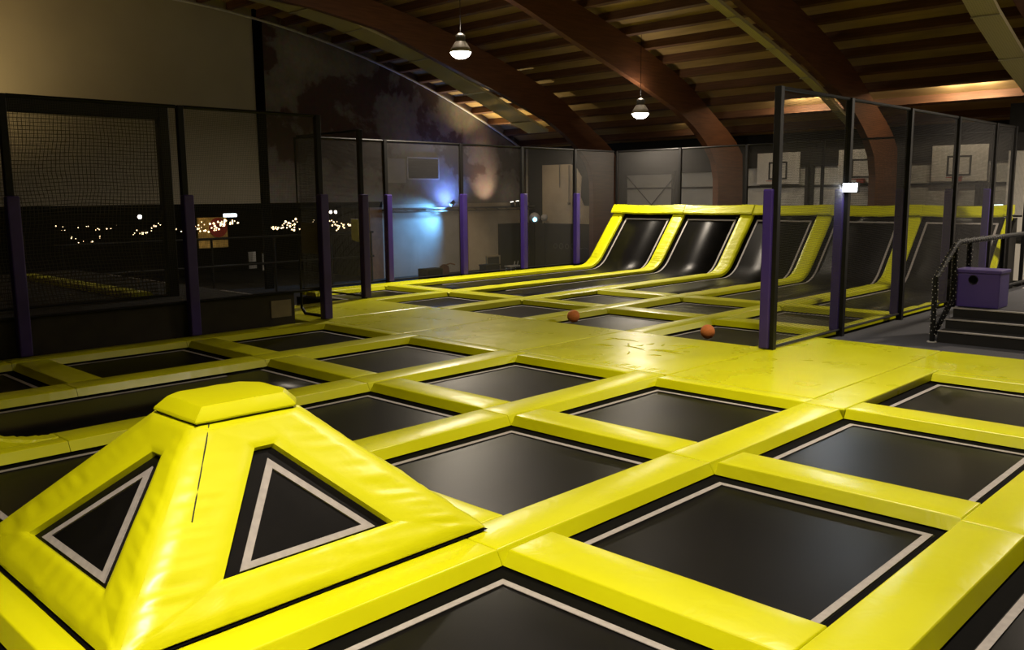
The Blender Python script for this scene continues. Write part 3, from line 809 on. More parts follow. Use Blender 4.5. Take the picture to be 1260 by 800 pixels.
# far wall
b = B(); box(b, XW-.3, 8, YW, YW+.3, -1, 1.75); box(b, XW-.3, 8, YW, YW+.3, 3.1, roofz(30)+.3)
for x0, x1 in ((XW-.3, -22.5), (-18.25+1.1, -16.95), (-11.9, -11.2), (-6.3, 8)): box(b, x0, x1, YW, YW+.3, 1.7, 3.15)
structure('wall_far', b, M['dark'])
structure('wall_far_plaster', prism(B(), [(-27.15, .95), (-24.0, .95), (-24.05, 1.7), (-24.7, 1.75), (-24.9, 2.1), (-24.85, 3.0), (-25.2, 3.45), (-25.5, 3.55), (-27.15, 3.55)], YW-.03, YW+.01, 'y'), M['plaster'])
o = None
t = thing('chalkboard', 'long black chalkboard with faint chalk circles under the cream plaster', 'chalkboard', (-25.5, YW-.1, -1))
part('board', box(B(), XW+.06, -22.9, YW-.09, YW-.04, -1, .95), M['chalkboard'], t)
part('side_board', box(B(), XW+.01, XW+.05, 27.95, YW-.1, -1, .97), M['chalkboard'], t)
b = B()
def ring(b, c, r, ax='y'):
    pts = [(c[0]+r*math.cos(a), c[1], c[2]+r*math.sin(a)) for a in [2*PI*k/14 for k in range(15)]]
    tube(b, pts, .012, 5)
for k in range(4): ring(b, (-26.3+k*.34, YW-.1, -.05), .10+.02*(k % 2))
for k in range(6): tube(b, [(-25.0+k*.1, YW-.1, -.10+.03*math.sin(k*2)), (-24.88+k*.1, YW-.1, -.12+.04*math.sin(k*3+1))], .014, 5)
part('chalk_drawing', b, M['chalk'], t)
b = B(); tube(b, [(-26.05, YW-.11, 3.55), (-26.05, YW-.11, 2.55)], .02); tube(b, [(-25.5, YW-.11, 3.5), (-25.5, YW-.11, 1.9)], .02); sphere(b, (-25.5, YW-.11, 1.85), .07, 8)
o = recenter(link('cable_drop', b, M['grey_metal'])); tag(o, 'dark cables dropping down the cream plaster to a small box', 'cable')
b = B(); tube(b, [(XW+.06, 29.8, 4.3), (XW+.06, 29.8, 1.02)], .05)
o = recenter(link('downpipe', b, M['white_metal'])); tag(o, 'thin pale vertical pipe in the far left corner of the hall', 'pipe')
# far windows : pale panels, black mullions, cross braces
def window(n, x0, x1, z0, z1, split):
    t = bpy.data.objects.new('window_%d' % n, None); COL.objects.link(t); t['kind'] = 'structure'; t.location = (x0, YW, z0); WLOC[t.name] = Vector((x0, YW, z0))
    part('pane', box(B(), x0+.05, x1-.05, YW-.02, YW+.03, z0, z1), M['grid_grey'], t)
    b = B(); box(b, x0-.02, x1+.02, YW-.08, YW-.03, split-.035, split+.035); box(b, x0-.05, x0+.06, YW-.1, YW+.0, z0-.1, z1+.1); box(b, x1-.06, x1+.05, YW-.1, YW, z0-.1, z1+.1); box(b, x0, x1, YW-.1, YW, z0-.12, z0+.02); box(b, x0, x1, YW-.1, YW, z1-.02, z1+.1)
    part('window_frame', b, M['black'], t); return t
window(1, -22.45, -20.1, 1.75, 3.02, 2.45); window(2, -19.9, -17.15, 1.75, 3.05, 2.45)
window(3, -16.95, -14.5, 1.75, 3.15, 2.45); window(4, -14.3, -11.9, 1.75, 3.15, 2.45)
window(5, -11.2, -8.9, 1.75, 3.15, 2.45); window(6, -8.7, -6.3, 1.75, 3.15, 2.45)
o = recenter(link('cross_brace', tube(B(), [(-22.35, YW-.12, 2.95), (-21.1, YW-.12, 1.78), (-20.05, YW-.12, 2.85)], .022), M['black'])); tag(o, 'thin black v-shaped brace rods over the first far window', 'brace')
# right side partition and platform
structure('wall_right_partition', box(B(), -6.84, 8, 25.3, 25.5, -.08, 3.23), M['white_wall'])
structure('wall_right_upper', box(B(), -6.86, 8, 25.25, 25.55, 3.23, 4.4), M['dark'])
structure('trim_6', box(B(), -6.84, 8, 25.2, 25.29, .95, 1.15), M['seam'])
# hidden side walls closing the hall
structure('wall_right', box(B(), 7.9, 8.1, -8, 31, -1, 9), M['cream_panel'])
structure('wall_near', box(B(), -36, 8, -8.2, -8, -1, 6), M['cream_panel'])
# roof
b = B(); n = 48
lo = []; hi_ = []
for k in range(n+1):
    y = -8+38.4*k/n; lo.append([b.verts.new((x, y, roofz(y))) for x in (XW-.3, 8.1)]); hi_.append([b.verts.new((x, y, roofz(y)+.15)) for x in (XW-.3, 8.1)])
for k in range(n):
    b.faces.new((lo[k][0], lo[k][1], lo[k+1][1], lo[k+1][0])); b.faces.new((hi_[k][0], hi_[k][1], hi_[k+1][1], hi_[k+1][0]))
    for s in (0, 1): b.faces.new((lo[k][s], lo[k+1][s], hi_[k+1][s], hi_[k][s]))
b.faces.new((lo[0][0], lo[0][1], hi_[0][1], hi_[0][0])); b.faces.new((lo[-1][0], lo[-1][1], hi_[-1][1], hi_[-1][0]))
structure('ceiling', b, M['ceil'])
# purlins
y = 29.4; k = 0; PY = []
ORD = ['first', 'second', 'third', 'fourth', 'fifth', 'sixth', 'seventh', 'eighth', 'ninth', 'tenth', 'eleventh', 'twelfth', 'thirteenth', 'fourteenth', 'fifteenth', 'sixteenth', 'seventeenth', 'eighteenth', 'nineteenth', 'twentieth', 'twenty-first', 'twenty-second', 'twenty-third', 'twenty-fourth']
while y > 8.5:
    sl = -.02756*(y-12); a = math.atan(sl); PY.append(y)
    b = B(); z = roofz(y)
    c_, s_ = math.cos(a), math.sin(a)
    pr = [(-.07, .02), (.07, .02), (.07, -.26), (-.07, -.26)]
    prism(b, [(y+u*c_-v*s_, z+u*s_+v*c_) for u, v in pr], XW, 8, 'x')
    o = recenter(link('roof_purlin', b, M['purlin'])); tag(o, 'dark timber purlin under the roof boards, %s in from the far wall' % ORD[k], 'beam', 'roof purlins')
    y -= 1.05*c_; k += 1
# arches (curved glulam frames with knee and leg)
def arch_poly(d0=.95):
    top_ = []; bot = []
    for k in range(30):
        y = -4+30*k/29
        top_.append((y, roofz(y)-.26))
    top_ += [(27.6, 4.95), (29.0, 4.2), (29.65, 3.6), (29.7, 2.2), (29.7, -1)]
    sof = [(-4, 5.1)]+[(y, z) for y, z in [(0, 6.0), (4, 6.85), (8, 7.45), (12, 7.75), (15, 7.65), (17.6, 7.32), (19.9, 6.62), (23.0, 5.72), (25.3, 4.98), (26.4, 4.45), (27.3, 3.85), (27.8, 3.3), (27.98, 2.7), (28.0, 1.9), (28.0, -1)]]
    return top_, sof
def arch(x, label, w=.11):
    tp, sf = arch_poly(); b = B()
    # resample both to equal count
    def res(P, n):
        L = [0]
        for a, c in zip(P, P[1:]): L.append(L[-1]+math.hypot(c[0]-a[0], c[1]-a[1]))
        out = []
        for k in range(n+1):
            s = L[-1]*k/n; i = 0
            while i < len(L)-2 and L[i+1] < s: i += 1
            f = (s-L[i])/(L[i+1]-L[i]); out.append((P[i][0]+(P[i+1][0]-P[i][0])*f, P[i][1]+(P[i+1][1]-P[i][1])*f))
        return out
    A = res(tp, 60); C_ = res(sf, 60)
    v = [[b.verts.new((xx, p[0], p[1])) for xx in (x-w, x+w)] for p in A]; u = [[b.verts.new((xx, p[0], p[1])) for xx in (x-w, x+w)] for p in C_]
    for k in range(60):
        b.faces.new((v[k][0], v[k+1][0], v[k+1][1], v[k][1])); b.faces.new((u[k][0], u[k][1], u[k+1][1], u[k+1][0]))
        for s in (0, 1): b.faces.new((v[k][s], u[k][s], u[k+1][s], v[k+1][s]))
    b.faces.new((v[0][0], v[0][1], u[0][1], u[0][0])); b.faces.new((v[-1][0], v[-1][1], u[-1][1], u[-1][0]))
    o = recenter(link('roof_arch', b, M['arch'])); tag(o, label, 'arch', 'curved timber roof arches')
AX = [-22.7, -17.0, -11.4, -5.8, -.2]
for x, l in zip(AX, ['brown curved roof arch nearest the sooty gable wall', 'brown curved roof arch landing between the far windows, second from the gable', 'brown curved roof arch ending above the basketball backboards', 'brown curved roof arch in the top right corner of the photo', 'brown curved roof arch outside the right edge of the photo']): arch(x, l)
# perforated cable trays hanging left of arches
def tray(x0, x1, pts, label, ticks):
    t = thing('cable_tray', label, 'cable tray', (x0, pts[-1][0], pts[-1][1]), 'perforated trays along the arches')
    b = B(); uvl = b.loops.layers.uv.new('UVMap'); rows_ = []; s = 0; prev = None
    fine = []
    for a, c in zip(pts, pts[1:]):
        for j in range(6): fine.append((a[0]+(c[0]-a[0])*j/6, a[1]+(c[1]-a[1])*j/6))
    fine.append(pts[-1])
    xs = [x0, x0, x1, x1]; dz = [.10, 0, 0, .10]
    for p in fine:
        if prev: s += math.hypot(p[0]-prev[0], p[1]-prev[1])
        prev = p; rows_.append(([b.verts.new((xs[i], p[0], p[1]+dz[i])) for i in range(4)], s))
    us = [0, .1, .1+abs(x1-x0), .2+abs(x1-x0)]
    for (a, sa), (c, sc_) in zip(rows_, rows_[1:]):
        for i in range(3):
            f = b.faces.new((a[i], a[i+1], c[i+1], c[i]))
            for lp, uv in zip(f.loops, ((us[i], sa), (us[i+1], sa), (us[i+1], sc_), (us[i], sc_))): lp[uvl].uv = uv
    part('tray_sheet', b, M['tray'], t)
    for k in range(3, len(fine)-1, 5):
        p, q = fine[k], fine[k+1]
        b = B(); box(b, x0-.01, x1+.01, p[0]-.03, p[0]+.03, p[1]-.03, p[1]-.005); part('tray_joint', b, M['tray_joint'], t)
M['tray_joint'] = simple('pale_steel', (.42, .37, .24), .6)
tray(-24.0, -22.95, [(12.5, 8.0), (14.5, 7.82), (16.6, 7.5), (19.8, 6.75), (22.8, 5.68), (25.7, 4.6)], 'perforated tray running down beside the arch by the sooty gable wall', 3)
tray(-11.75, -11.5, [(14, 7.5), (17, 7.15), (19.3, 6.55), (21.7, 5.93), (24.0, 5.25), (26.6, 4.25)], 'slim tray along the arch above the backboards', 3)
tray(-6.5, -5.95, [(12, 7.6), (16, 7.3), (18.8, 6.6), (20.7, 5.85), (23.2, 5.05), (25.6, 4.45)], 'wide perforated tray at the top right corner of the photo', 3)

# backboards
def backboard(x0, x1, l):
    z0, z1 = 2.52, 3.64; yy = 29.75
    t = thing('basketball_backboard', l, 'basketball hoop', ((x0+x1)/2, yy, z0), 'basketball backboards on the far wall')
    part('board', box(B(), x0, x1, yy, yy+.04, z0, z1, .01), M['board'], t)
    c = (x0+x1)/2; b = B()
    for a in ((c-.36, c-.30, z0+.2, z0+.78), (c+.30, c+.36, z0+.2, z0+.78), (c-.36, c+.36, z0+.74, z0+.80), (c-.36, c+.36, z0+.17, z0+.23)): box(b, a[0], a[1], yy-.012, yy-.001, a[2], a[3])
    part('target_square', b, M['boardline'], t)
    b = B(); tube(b, [(c+.23*math.cos(a), yy-.35+.23*math.sin(a), z0+.12) for a in [2*PI*k/18 for k in range(19)]], .015, 6); box(b, c-.12, c+.12, yy-.14, yy-.012, z0, z0+.15)
    part('rim', b, M['rim'], t)
    part('bracket', box(B(), c-.5, c+.5, yy+.04, yy+.2, z0+.3, z0+.4), M['black'], t)
backboard(-16.35, -14.7, 'white backboard beside the tall purple post, leftmost of three'); backboard(-13.3, -11.65, 'white backboard above the small floodlight, middle of three'); backboard(-10.25, -8.6, 'white backboard on the right, behind the handrail side of the net')

# ------------------------------------------------------------------ steps, platform, rail, box
SX = -4.62; RX = 1.5
t = thing('carpeted_steps', 'three black carpet steps with pale nosings at the right', 'steps', (-2, 14.1, -.08))
for k, (z1, yy) in enumerate(((.10, 14.1), (.245, 14.42), (.39, 14.74))):
    s = part('step', box(B(), SX, RX, yy, 15.0 if k == 2 else yy+.34, -.08, z1, .004), M['black_carpet'] if 'black_carpet' in M else M['deckbase'], t)
    sub('nosing', box(B(), SX, RX, yy-.012, yy+.045, z1-.012, z1+.006), M['tape'], s)
o = recenter(link('raised_landing', box(B(), SX, RX, 15.0, 24.9, -.08, .388), M['carpet'])); tag(o, 'charcoal carpeted landing at the top of the steps', 'platform')
o = recenter(link('edge_strip', box(B(), SX, SX+.06, 18.5, 24.8, .389, .399), M['tape'])); tag(o, 'pale edge strip along the landing behind the purple box', 'strip', 'pale edge strip of the landing')
t = thing('purple_box', 'purple padded box with a round hole standing on the landing', 'box', (-4.33, 15.2, .39))
part('box_body', box(B(), -4.70, -4.04, 14.96, 15.46, .392, .93, .012, 2), M['purple_box'], t)
part('box_lid', box(B(), -4.715, -4.025, 14.945, 15.475, .93, .985, .01, 2), M['purple_box'], t)
b = B(); tube(b, [(-4.42, 14.952, .83), (-4.42, 14.966, .83)], .068, 20); part('hand_hole', b, M['margin'], t)
b = B(); tube(b, [(-4.42+.066*math.cos(a), 14.953, .83+.066*math.sin(a)) for a in [2*PI*k/20 for k in range(21)]], .008, 6); part('hole_ring', b, M['black'], t)
t = thing('handrail', 'black braided handrail with silver ties running up beside the steps', 'handrail', (-4.68, 14.05, -.08))
HX = -4.68
main = [(HX, 14.05, .9), (HX, 14.85, 1.36), (HX, 15.0, 1.41), (HX, 17.3, 1.41), (HX, 20.5, 1.41), (HX, 24.6, 1.41)]
part('top_rail', tube(B(), main, .042, 12), M['black_pad'], t)
for (yy, z0, z1) in ((14.05, -.08, .92), (14.87, .39, 1.38), (15.55, .39, 1.4), (17.35, .39, 1.4), (20.2, .39, 1.4)):
    part('rail_post', tube(B(), [(HX, yy, z0), (HX, yy, z1)], .040, 12), M['black_pad'], t)
part('lower_rail', tube(B(), [(HX, 14.08, .02), (HX, 14.85, .5), (HX, 14.9, .52)], .040, 12), M['black_pad'], t)
part('low_rail', tube(B(), [(HX, 15.6, .50), (HX, 24.6, .50)], .028, 8), M['black_pad'], t)
part('foot_plate', tube(B(), [(HX, 14.05, -.08), (HX, 14.05, -.065)], .07, 14), M['white_metal'], t)
def along(P, step):
    out = []
    for a, c in zip(P, P[1:]):
        a = Vector(a); c = Vector(c); L = (c-a).length; n = int(L/step)
        for k in range(n): out.append((a+(c-a)*k/n, (c-a).normalized()))
    return out
b = B()
seqs = [main[:4], [(HX, 14.05, .05), (HX, 14.05, .9)], [(HX, 14.87, .4), (HX, 14.87, 1.35)], [(HX, 15.55, .5), (HX, 15.55, 1.38)], [(HX, 14.08, .02), (HX, 14.85, .5)]]
cnt = 0
for s in seqs:
    for p, d in along(s, .055):
        cnt += 1
        up = Vector((1, 0, 0)); q = d.cross(up).normalized()
        for m_ in range(3):
            a = cnt*.9+m_*2.1
            v = (up*math.cos(a)+q*math.sin(a))*.043; pp = p+v
            bmesh.ops.create_icosphere(b, subdivisions=1, radius=random.uniform(.006, .0105), matrix=Matrix.Translation(pp))
ties = part('silver_ties', b, M['white_metal'], t); ties['kind'] = 'stuff'
# side net below the rail
nt_ = net((HX, 14.1), (HX, 14.85), 'short black net filling the side of the steps under the handrail', .05, .85, grp=None, toprail=False, botrail=False, nm='rail_net')

# ------------------------------------------------------------------ balls
for p, l in (((-10.28, 12.18, .022), 'small orange ball on a trampoline just beyond the deck, left of two'), ((-7.47, 12.17, .022), 'orange ball nearest the tall purple post, right of two')):
    t = recenter(link('foam_ball', sphere(B(), p, .115, 28), M['orange'], None, True)); tag(t, l, 'ball', 'orange balls')

# ------------------------------------------------------------------ lamps
def area(name, loc, size, power, col, rot=(0, 0, 0), sy=None, shape='DISK', spread=PI):
    l = bpy.data.lights.new(name, 'AREA'); l.shape = shape; l.size = size; l.energy = power; l.color = col; l.spread = spread
    if sy: l.size_y = sy
    o = bpy.data.objects.new(name, l); COL.objects.link(o); o.location = loc; o.rotation_euler = rot; return o
def point(name, loc, power, col, r=.1):
    l = bpy.data.lights.new(name, 'POINT'); l.energy = power; l.color = col; l.shadow_soft_size = r
    o = bpy.data.objects.new(name, l); COL.objects.link(o); o.location = loc; return o
def spot(name, loc, tgt, power, col, ang=70, blend=.6, r=.1):
    l = bpy.data.lights.new(name, 'SPOT'); l.energy = power; l.color = col; l.spot_size = math.radians(ang); l.spot_blend = blend; l.shadow_soft_size = r
    o = bpy.data.objects.new(name, l); COL.objects.link(o); o.location = loc
    o.rotation_euler = (Vector(tgt)-Vector(loc)).to_track_quat('-Z', 'Y').to_euler(); return o
WARM = (1, .86, .68)
def highbay(x, y, z, label, power, spr=170, up=.12):
    t = thing('high_bay_lamp', label, 'lamp', (x, y, z), 'hanging high bay lamps')
    part('reflector', lathe(B(), [(.27, 0), (.285, .02), (.23, .12), (.15, .24), (.12, .27)], (x, y, z)), M['white_lamp'], t, True)
    part('ballast', lathe(B(), [(.11, .27), (.12, .29), (.12, .42), (.06, .46)], (x, y, z)), M['grey_metal'], t, True)
    part('glass', lathe(B(), [(.001, -.16), (.12, -.145), (.20, -.10), (.25, -.04), (.272, .03), (.262, .05)], (x, y, z)), M['glass_lamp'], t, True)
    part('cord', tube(B(), [(x, y, z+.45), (x, y, roofz(y)-.02)], .008, 5), M['black'], t)
    area('lamp_light', (x, y, z-.18), .5, power, WARM, spread=math.radians(spr))
    point('lamp_spill', (x, y, z+.62), power*up, WARM, .12)
M['white_lamp'] = simple('lamp_reflector', (.42, .38, .33), .4)
highbay(-17.1, 15.8, 5.83, 'lit high bay lamp hanging at the upper centre, left of two seen', 460)
highbay(-16.7, 23.0, 4.7, 'lit high bay lamp hanging low by the second arch, right of two seen', 300)
highbay(-2.6, 1.6, 5.6, 'lit high bay lamp above the pyramid, outside the top of the frame', 215, 118)
highbay(-2.4, 20.3, 5.2, 'lit high bay lamp beyond the right edge near the white partition', 560)
highbay(-4.2, 8.6, 7.2, 'lit high bay lamp above the deck, outside the top of the frame', 235, 113)
# flood lamp on right net post
t = thing('flood_lamp', 'small bright white floodlight fixed to the right net post', 'lamp', (-5.97, 13.66, 2.28))
part('housing', box(B(), -6.00, -5.76, 13.62, 13.70, 2.20, 2.36, .01), M['black'], t)
ln = part('lens', box(B(), -5.99, -5.77, 13.600, 13.618, 2.215, 2.345), M['flood_lit'], t)
area('flood_light', (-5.88, 13.57, 2.28), .2, 14, (.85, .92, 1), (math.radians(-50), 0, math.radians(20)), .12, 'RECTANGLE')
# emergency lamp
t = recenter(link('emergency_light', box(B(), -6.84, -6.54, 23.98, 24.03, 1.82, 1.88), M['green_white'])); tag(t, 'tiny greenish white strip light near the white wall at right', 'lamp')
# tube lamps hidden behind purlins, lighting the next timber
M['tube_lit'] = emit('warm_tube_lit', (1, .78, .42), 6)
def tubelight(x0, x1, y, label, power, dz=.17):
    z = roofz(y)-dz
    t = thing('tube_lamp', label, 'lamp', ((x0+x1)/2, y, z), 'tube lamps tucked behind roof purlins')
    part('tube', tube(B(), [(x0, y, z), (x1, y, z)], .02, 8), M['tube_lit'], t)
    part('holder', box(B(), x0-.05, x1+.05, y-.05, y-.022, z-.02, z+.05), M['grey_metal'], t)
    for f in (.2, .8): point('tube_light', (x0+(x1-x0)*f, y+.045, z), power*.5, (1, .84, .56), .03)
yk = [y for y in PY if y < 27.9]
i0 = min(range(len(PY)), key=lambda i: abs(PY[i]-27.3))
print('PY', [round(v, 2) for v in PY], i0)
tubelight(-9.4, -8.0, PY[i0]+.10, 'warm tube lamp behind the purlin above the right backboards', 200)
tubelight(-14.2, -13.0, PY[i0]+.10, 'warm tube lamp behind the purlin left of the backboard arch', 150)
tubelight(-19.3, -18.2, PY[1]+.13, 'warm tube lamp behind the purlin under the low high bay lamp', 4)
# lights on the gable wall ledge
b = B(); tube(b, [(XW+.35, 21.5, 1.72), (XW+.35, 30, 1.72)], .04); tube(b, [(XW+.35, 21.5, 1.60), (XW+.35, 30, 1.60)], .02)
for k in range(13): tube(b, [(XW+.35, 21.6+k*.64, 1.72), (XW+.35, 21.95+k*.64, 1.60)], .015, 5)
for k in range(5): box(b, XW+.012, XW+.35, 21.6+k*2, 21.46+k*2, 1.66, 1.72)
o = recenter(link('lighting_truss', b, M['grey_metal'])); tag(o, 'thin horizontal lighting truss along the concrete wall', 'truss')
def small_spot(x, y, z, label, em, tgt):
    t = thing('spot_lamp', label, 'lamp', (x, y, z), 'small spot lamps on the wall truss')
    d = (Vector(tgt)-Vector((x, y, z))).normalized()
    part('can', tube(B(), [Vector((x, y, z))-d*.22, Vector((x, y, z))], .08, 12), M['black'], t)
    part('lens', tube(B(), [Vector((x, y, z)), Vector((x, y, z))+d*.02], .07, 12), em, t)
small_spot(XW+.55, 28.3, 1.92, 'small white uplight on the truss, left of a pair', M['bulb_white'], (XW+.1, 28.3, 4.5))
small_spot(XW+.55, 28.65, 1.95, 'small white uplight on the truss, right of a pair', M['bulb_white'], (XW+.1, 28.9, 4.5))
spot('uplight', (XW+1.3, 27.3, 1.7), (XW+.0, 27.1, 2.9), 330, (1, .68, .45), 62, 1)
small_spot(XW+.55, 25.3, 1.62, 'small white lamp hanging below the truss by the middle purple post', M['bulb_white'], (XW+1.2, 24.5, 1.0))
small_spot(XW+.6, 24.6, 1.85, 'tilted black lamp casting blue light on the wall', M['cyan'], (XW+.1, 23.6, .9))
spot('blue_light', (XW+.75, 24.6, 1.85), (XW, 23.5, .95), 1100, (.15, .48, 1.0), 104, 1)
spot('blue_light_up', (XW+.55, 24.9, 1.9), (XW, 24.9, 2.6), 330, (.14, .28, 1.0), 150, 1)
spot('warm_wall_light', (-25.0, 26.6, 1.6), (XW, 25.0, -.8), 60, (1, .80, .55), 100, .9)
spot('plaster_light', (-25.6, 27.2, 3.9), (-25.8, 30, 2.1), 95, (1, .80, .52), 90, .9)
spot('gable_roof_light', (XW+.9, 26.2, 3.6), (XW+2.2, 26.0, 7.0), 520, (1, .80, .34), 120, .7)
spot('cladding_light', (-25.5, 5.0, 4.5), (XW, 6.5, 6.0), 620, (1, .72, .32), 110, .9, .3)
# globes on the chalkboard top
for (yy, rr, l, em) in ((28.95, .24, 'round milky globe lamp glowing cyan above the chalkboard', True), (29.6, .16, 'smaller unlit milky globe beside the glowing one', False)):
    t = thing('globe_lamp', l, 'lamp', (-26.7, yy, 1.0), 'globe lamps above the chalkboard')
    part('globe', sphere(B(), (-26.7, yy, 1.22), rr, 18), M['globe'], t, True)
    part('stand', tube(B(), [(-26.7, yy, -1.0), (-26.7, yy, 1.0)], .03), M['black'], t)
    if em:
        part('led', sphere(B(), (-26.52, yy-.17, 1.15), .09, 10), M['cyan'], t, True)
# small furniture along the wall
t = thing('speaker_cabinet', 'low black cabinet by the wall below the blue light', 'cabinet', (-26, 22.3, -1))
part('body', box(B(), -26.3, -25.8, 21.85, 22.72, -1, -.55, .02), M['dark'], t)
part('door', box(B(), -25.8, -25.785, 21.9, 22.67, -.95, -.6, .004), M['margin'], t)
t = thing('duffel_bag', 'small dark reddish bag on the floor beside the black cabinet', 'bag', (-26, 22.95, -1))
b = B(); lathe(b, [(.02, 0), (.19, .02), (.21, .25), (.18, .48), (.08, .56), (.01, .57)], (-26, 22.95, -1), 14); part('bag_body', b, M['bag'], t, True)
part('strap', tube(B(), [(-25.9, 22.95, -.45), (-25.8, 23.1, -.40), (-25.75, 23.3, -.46)], .025), M['brown'], t)
t = thing('picture_frame', 'pale edged dark framed board leaning near the chalkboard', 'frame', (-26.2, 25.9, -1))
part('panel', box(B(), -26.25, -26.2, 25.52, 26.2, -1, -.32), M['chalkboard'], t)
b = B(); box(b, -26.25, -26.18, 25.46, 25.52, -1, -.26); box(b, -26.25, -26.18, 26.2, 26.26, -1, -.26); box(b, -26.25, -26.18, 25.52, 26.2, -.32, -.26)
part('frame_edge', b, M['poster'], t)
b = B(); box(b, -25.9, -25.5, 24.75, 25.55, -1, -.6, .015); box(b, -25.92, -25.48, 24.73, 25.57, -.6, -.55, .01)
t = recenter(link('dark_crate', b, M['dark'])); tag(t, 'dark crate in front of the leaning framed board', 'crate')
b = B(); box(b, -26.2, -25.8, 26.5, 27.2, -.78, -.72, .012)
for dx in (-26.15, -25.85):
    for dy in (26.56, 27.14): tube(b, [(dx, dy, -1), (dx, dy, -.75)], .02)
for dy in (26.9, 27.1): tube(b, [(-26, dy, -.73), (-26, dy+.05, -.55)], .02)
t = recenter(link('side_table', b, M['white_metal'])); tag(t, 'small white side table by the chalkboard', 'table')
# wall vent
t = thing('wall_vent', 'dark louvred vent with pale frame high on the concrete wall', 'vent', (XW, 23.6, 2.9))
b = B(); y0v, y1v, z0v, z1v = 22.8, 24.5, 2.88, 3.78
for a in ((y0v, y1v, z0v, z0v+.05), (y0v, y1v, z1v-.05, z1v), (y0v, y0v+.05, z0v, z1v), (y1v-.05, y1v, z0v, z1v)): box(b, XW, XW+.06, *a)
part('vent_frame', b, M['grid_grey'], t)
b = B()
for k in range(9): box(b, XW+.005, XW+.045, y0v+.05, y1v-.05, z0v+.07+k*.088, z0v+.12+k*.088)
part('louvres', b, M['black'], t)
part('backing', box(B(), XW+.001, XW+.01, y0v, y1v, z0v, z1v), M['dark'], t)
o = recenter(link('wall_sheet', box(B(), XW+.001, XW+.03, 21.75, 22.75, 2.75, 3.7), M['plaster_grey'])); tag(o, 'pale grey sheet on the concrete wall left of the vent', 'panel')

# ------------------------------------------------------------------ cafe details
CXF = 30.0
def at(px, py, X):
    f, p, r, yaw = 1084.5712, 0.145578, -0.009105, 0.771410
    fw = Vector((-math.sin(yaw)*math.cos(p), math.cos(yaw)*math.cos(p), -math.sin(p))); rt = Vector((math.cos(yaw), math.sin(yaw), 0)); up = rt.cross(fw)
    r2 = rt*math.cos(r)+up*math.sin(r); u2 = -rt*math.sin(r)+up*math.cos(r)
    d = r2*((px-630)/f)-u2*((py-400)/f)+fw
    return Vector((0, 0, 2.2))+d*(X/d.x)
def string_lights(pts, n, X, label, mat, r=.022):
    w = [at(*p, X) for p in pts]
    t = thing('string_light', label, 'string light', w[0], 'strings of warm bulbs in the dark cafe')
    P = []
    m = 6
    for a, c in zip(w, w[1:]):
        for j in range(m): f = j/m; P.append(a+(c-a)*f-Vector((0, 0, .03*math.sin(PI*f))))
    P.append(w[-1]); part('wire', tube(B(), P, .006, 4), M['black'], t)
    for k in range(n):
        s = k/(n-1)*(len(P)-1); i = min(int(s), len(P)-2); q = P[i]+(P[i+1]-P[i])*(s-i)
        part('bulb', sphere(B(), q-Vector((random.uniform(-.05, .05), random.uniform(-.10, .10), .03+random.uniform(-.07, .11))), r*random.uniform(.7, 1.45), 8), mat, t, True)
XS_ = -30.0
string_lights([(70, 273), (82, 284), (95, 294), (110, 298), (125, 291)], 14, XS_, 'sagging string of tiny bulbs at the far left of the dark cafe', M['bulb'], .016)
string_lights([(98, 276), (120, 279), (143, 277)], 9, XS_, 'short string of tiny bulbs left of the warm bright lamp', M['bulb'], .016)
string_lights([(165, 284), (178, 283), (190, 278), (201, 270)], 18, XS_, 'string of bulbs rising just right of the warm bright lamp', M['bulb'], .022)
string_lights([(214, 281), (228, 282), (243, 277), (252, 272)], 14, XS_, 'string of bulbs crossing behind the second purple post', M['bulb'], .022)
string_lights([(240, 280), (255, 281), (270, 280), (280, 272), (290, 270)], 26, XS_, 'string of bulbs draped in front of the yellow mural', M['bulb'], .028)
string_lights([(262, 273), (270, 274), (277, 270)], 12, XS_, 'short upper string of bulbs over the yellow mural', M['bulb'], .028)
string_lights([(332, 276), (336, 280), (350, 276), (366, 280)], 20, XS_, 'string of bulbs left of the gate poster', M['bulb'], .028)
string_lights([(350, 270), (357, 275), (366, 270)], 12, XS_, 'small cluster string of bulbs above the gate poster', M['bulb'], .03)
string_lights([(376, 278), (386, 272), (394, 266)], 7, XS_, 'rising string of bulbs seen above the beige poster', M['bulb'], .02)
string_lights([(403, 266), (415, 274), (428, 276), (442, 271), (450, 266)], 30, XS_, 'string of bulbs between the two dark left posts', M['bulb'], .026)
string_lights([(405, 272), (414, 280), (424, 274), (436, 268), (450, 273)], 26, XS_-.6, 'lower string of bulbs between the two dark left posts', M['bulb'], .024)
for (px, py, rr, l) in ((172, 267, .07, 'bright warm bulb hanging in the dark cafe at the far left'), (407, 261, .06, 'bright round bulb right of the gate post, left of a pair'), (413, 261, .06, 'bright round bulb right of the gate post, right of a pair')):
    q = at(px, py, -29); t = thing('hanging_bulb', l, 'lamp', q, 'bright hanging bulbs'); part('bulb', sphere(B(), q, rr, 12), M['bulb_white'], t, True); part('cord', tube(B(), [q+Vector((0, 0, rr)), (q.x, q.y, 2.09)], .01, 5), M['black'], t)
q = at(283, 265, -28.8)
t = thing('cafe_light_box', 'small bright white light box at the top of the dark cafe', 'lamp', q)
part('diffuser', box(B(), q.x-.1, q.x+.1, q.y-.22, q.y+.22, q.z-.06, q.z+.06, .02), M['sign_white'], t)
part('bracket', box(B(), q.x-.02, q.x+.02, q.y-.02, q.y+.02, q.z+.05, 2.09), M['black'], t)
a = at(243, 268, -31); c = at(281, 304, -31)
t = thing('mural_panel', 'yellow mural panel with a red disc hung in the cafe', 'mural', (a.x, a.y, c.z))
part('panel', box(B(), -31.1, -31.0, a.y, c.y, c.z, a.z), M['mural_y'], t)
cc_ = at(268, 280, -31)
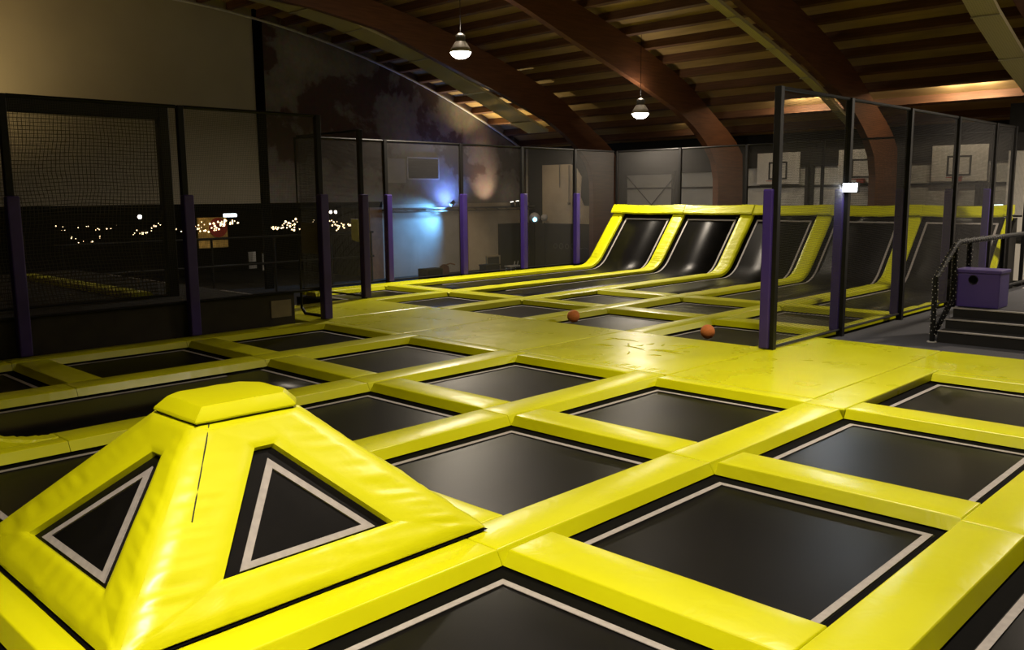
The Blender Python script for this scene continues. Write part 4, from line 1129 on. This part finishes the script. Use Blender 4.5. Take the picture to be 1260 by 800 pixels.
b = B(); tube(b, [(-30.98, cc_.y, cc_.z), (-30.95, cc_.y, cc_.z)], .36, 24); part('red_disc', b, M['mural_r'], t)
point('mural_light', at(262, 262, -30.2), 5, (1, .7, .35), .1)
for k, (px, py, w_, h_, l) in enumerate(((310, 316, .28, .36, 'upper left of four small pale framed pictures in the cafe'), (328, 317, .34, .32, 'upper right of four small pale framed pictures in the cafe'), (311, 327, .3, .2, 'lower left of four small pale framed pictures in the cafe'), (328, 329, .34, .2, 'lower right of four small pale framed pictures in the cafe'))):
    q = at(px, py, -29.5)
    t = thing('framed_picture', l, 'picture', q, 'small framed pictures in the cafe')
    part('print', box(B(), q.x, q.x+.03, q.y-w_/2, q.y+w_/2, q.z-h_/2, q.z+h_/2), M['grid_grey'], t)
    part('frame', box(B(), q.x-.02, q.x-.001, q.y-w_/2-.04, q.y+w_/2+.04, q.z-h_/2-.04, q.z+h_/2+.04), M['black'], t)
point('cafe_light', (-28.9, 15.5, .9), 6, (1, .8, .6), .2)
t = thing('cafe_railing', 'dark railing with posts in front of the cafe', 'railing', (-27, 12, -1))
for zz in (.0, .9): part('rail', tube(B(), [(-27, 9, zz), (-27, 20.3, zz)], .04), M['black'], t)
for yy in (9.2, 11.5, 13.8, 16.1, 18.4, 20.2): part('baluster', tube(B(), [(-27, yy, -1), (-27, yy, .92)], .04), M['black'], t)

# soft fill: dim bounce of the hall (world)
w = bpy.data.worlds.new('night'); scene.world = w; w.use_nodes = True
w.node_tree.nodes['Background'].inputs[0].default_value = (.8, .7, .55, 1); w.node_tree.nodes['Background'].inputs[1].default_value = .004

# ------------------------------------------------------------------ camera
cam = bpy.data.cameras.new('camera'); co = bpy.data.objects.new('camera', cam); COL.objects.link(co)
f, p, r, yaw = 1084.5712, 0.145578, -0.009105, 0.771410
fw = Vector((-math.sin(yaw)*math.cos(p), math.cos(yaw)*math.cos(p), -math.sin(p))); rt = Vector((math.cos(yaw), math.sin(yaw), 0)); up = rt.cross(fw)
r2 = rt*math.cos(r)+up*math.sin(r); u2 = -rt*math.sin(r)+up*math.cos(r)
mt = Matrix((( r2.x, u2.x, -fw.x, 0), (r2.y, u2.y, -fw.y, 0), (r2.z, u2.z, -fw.z, 2.2), (0, 0, 0, 1)))
co.matrix_world = mt
cam.sensor_width = 36; cam.lens = f/1260*36; cam.clip_start = .05; cam.clip_end = 200
scene.camera = co
scene.view_settings.view_transform = 'Standard'; scene.view_settings.look = 'None'; scene.view_settings.gamma = 1; scene.view_settings.exposure = 0
scene.view_settings.use_curve_mapping = False
scene.cycles.transparent_max_bounces = 16
scene.cycles.max_bounces = 8
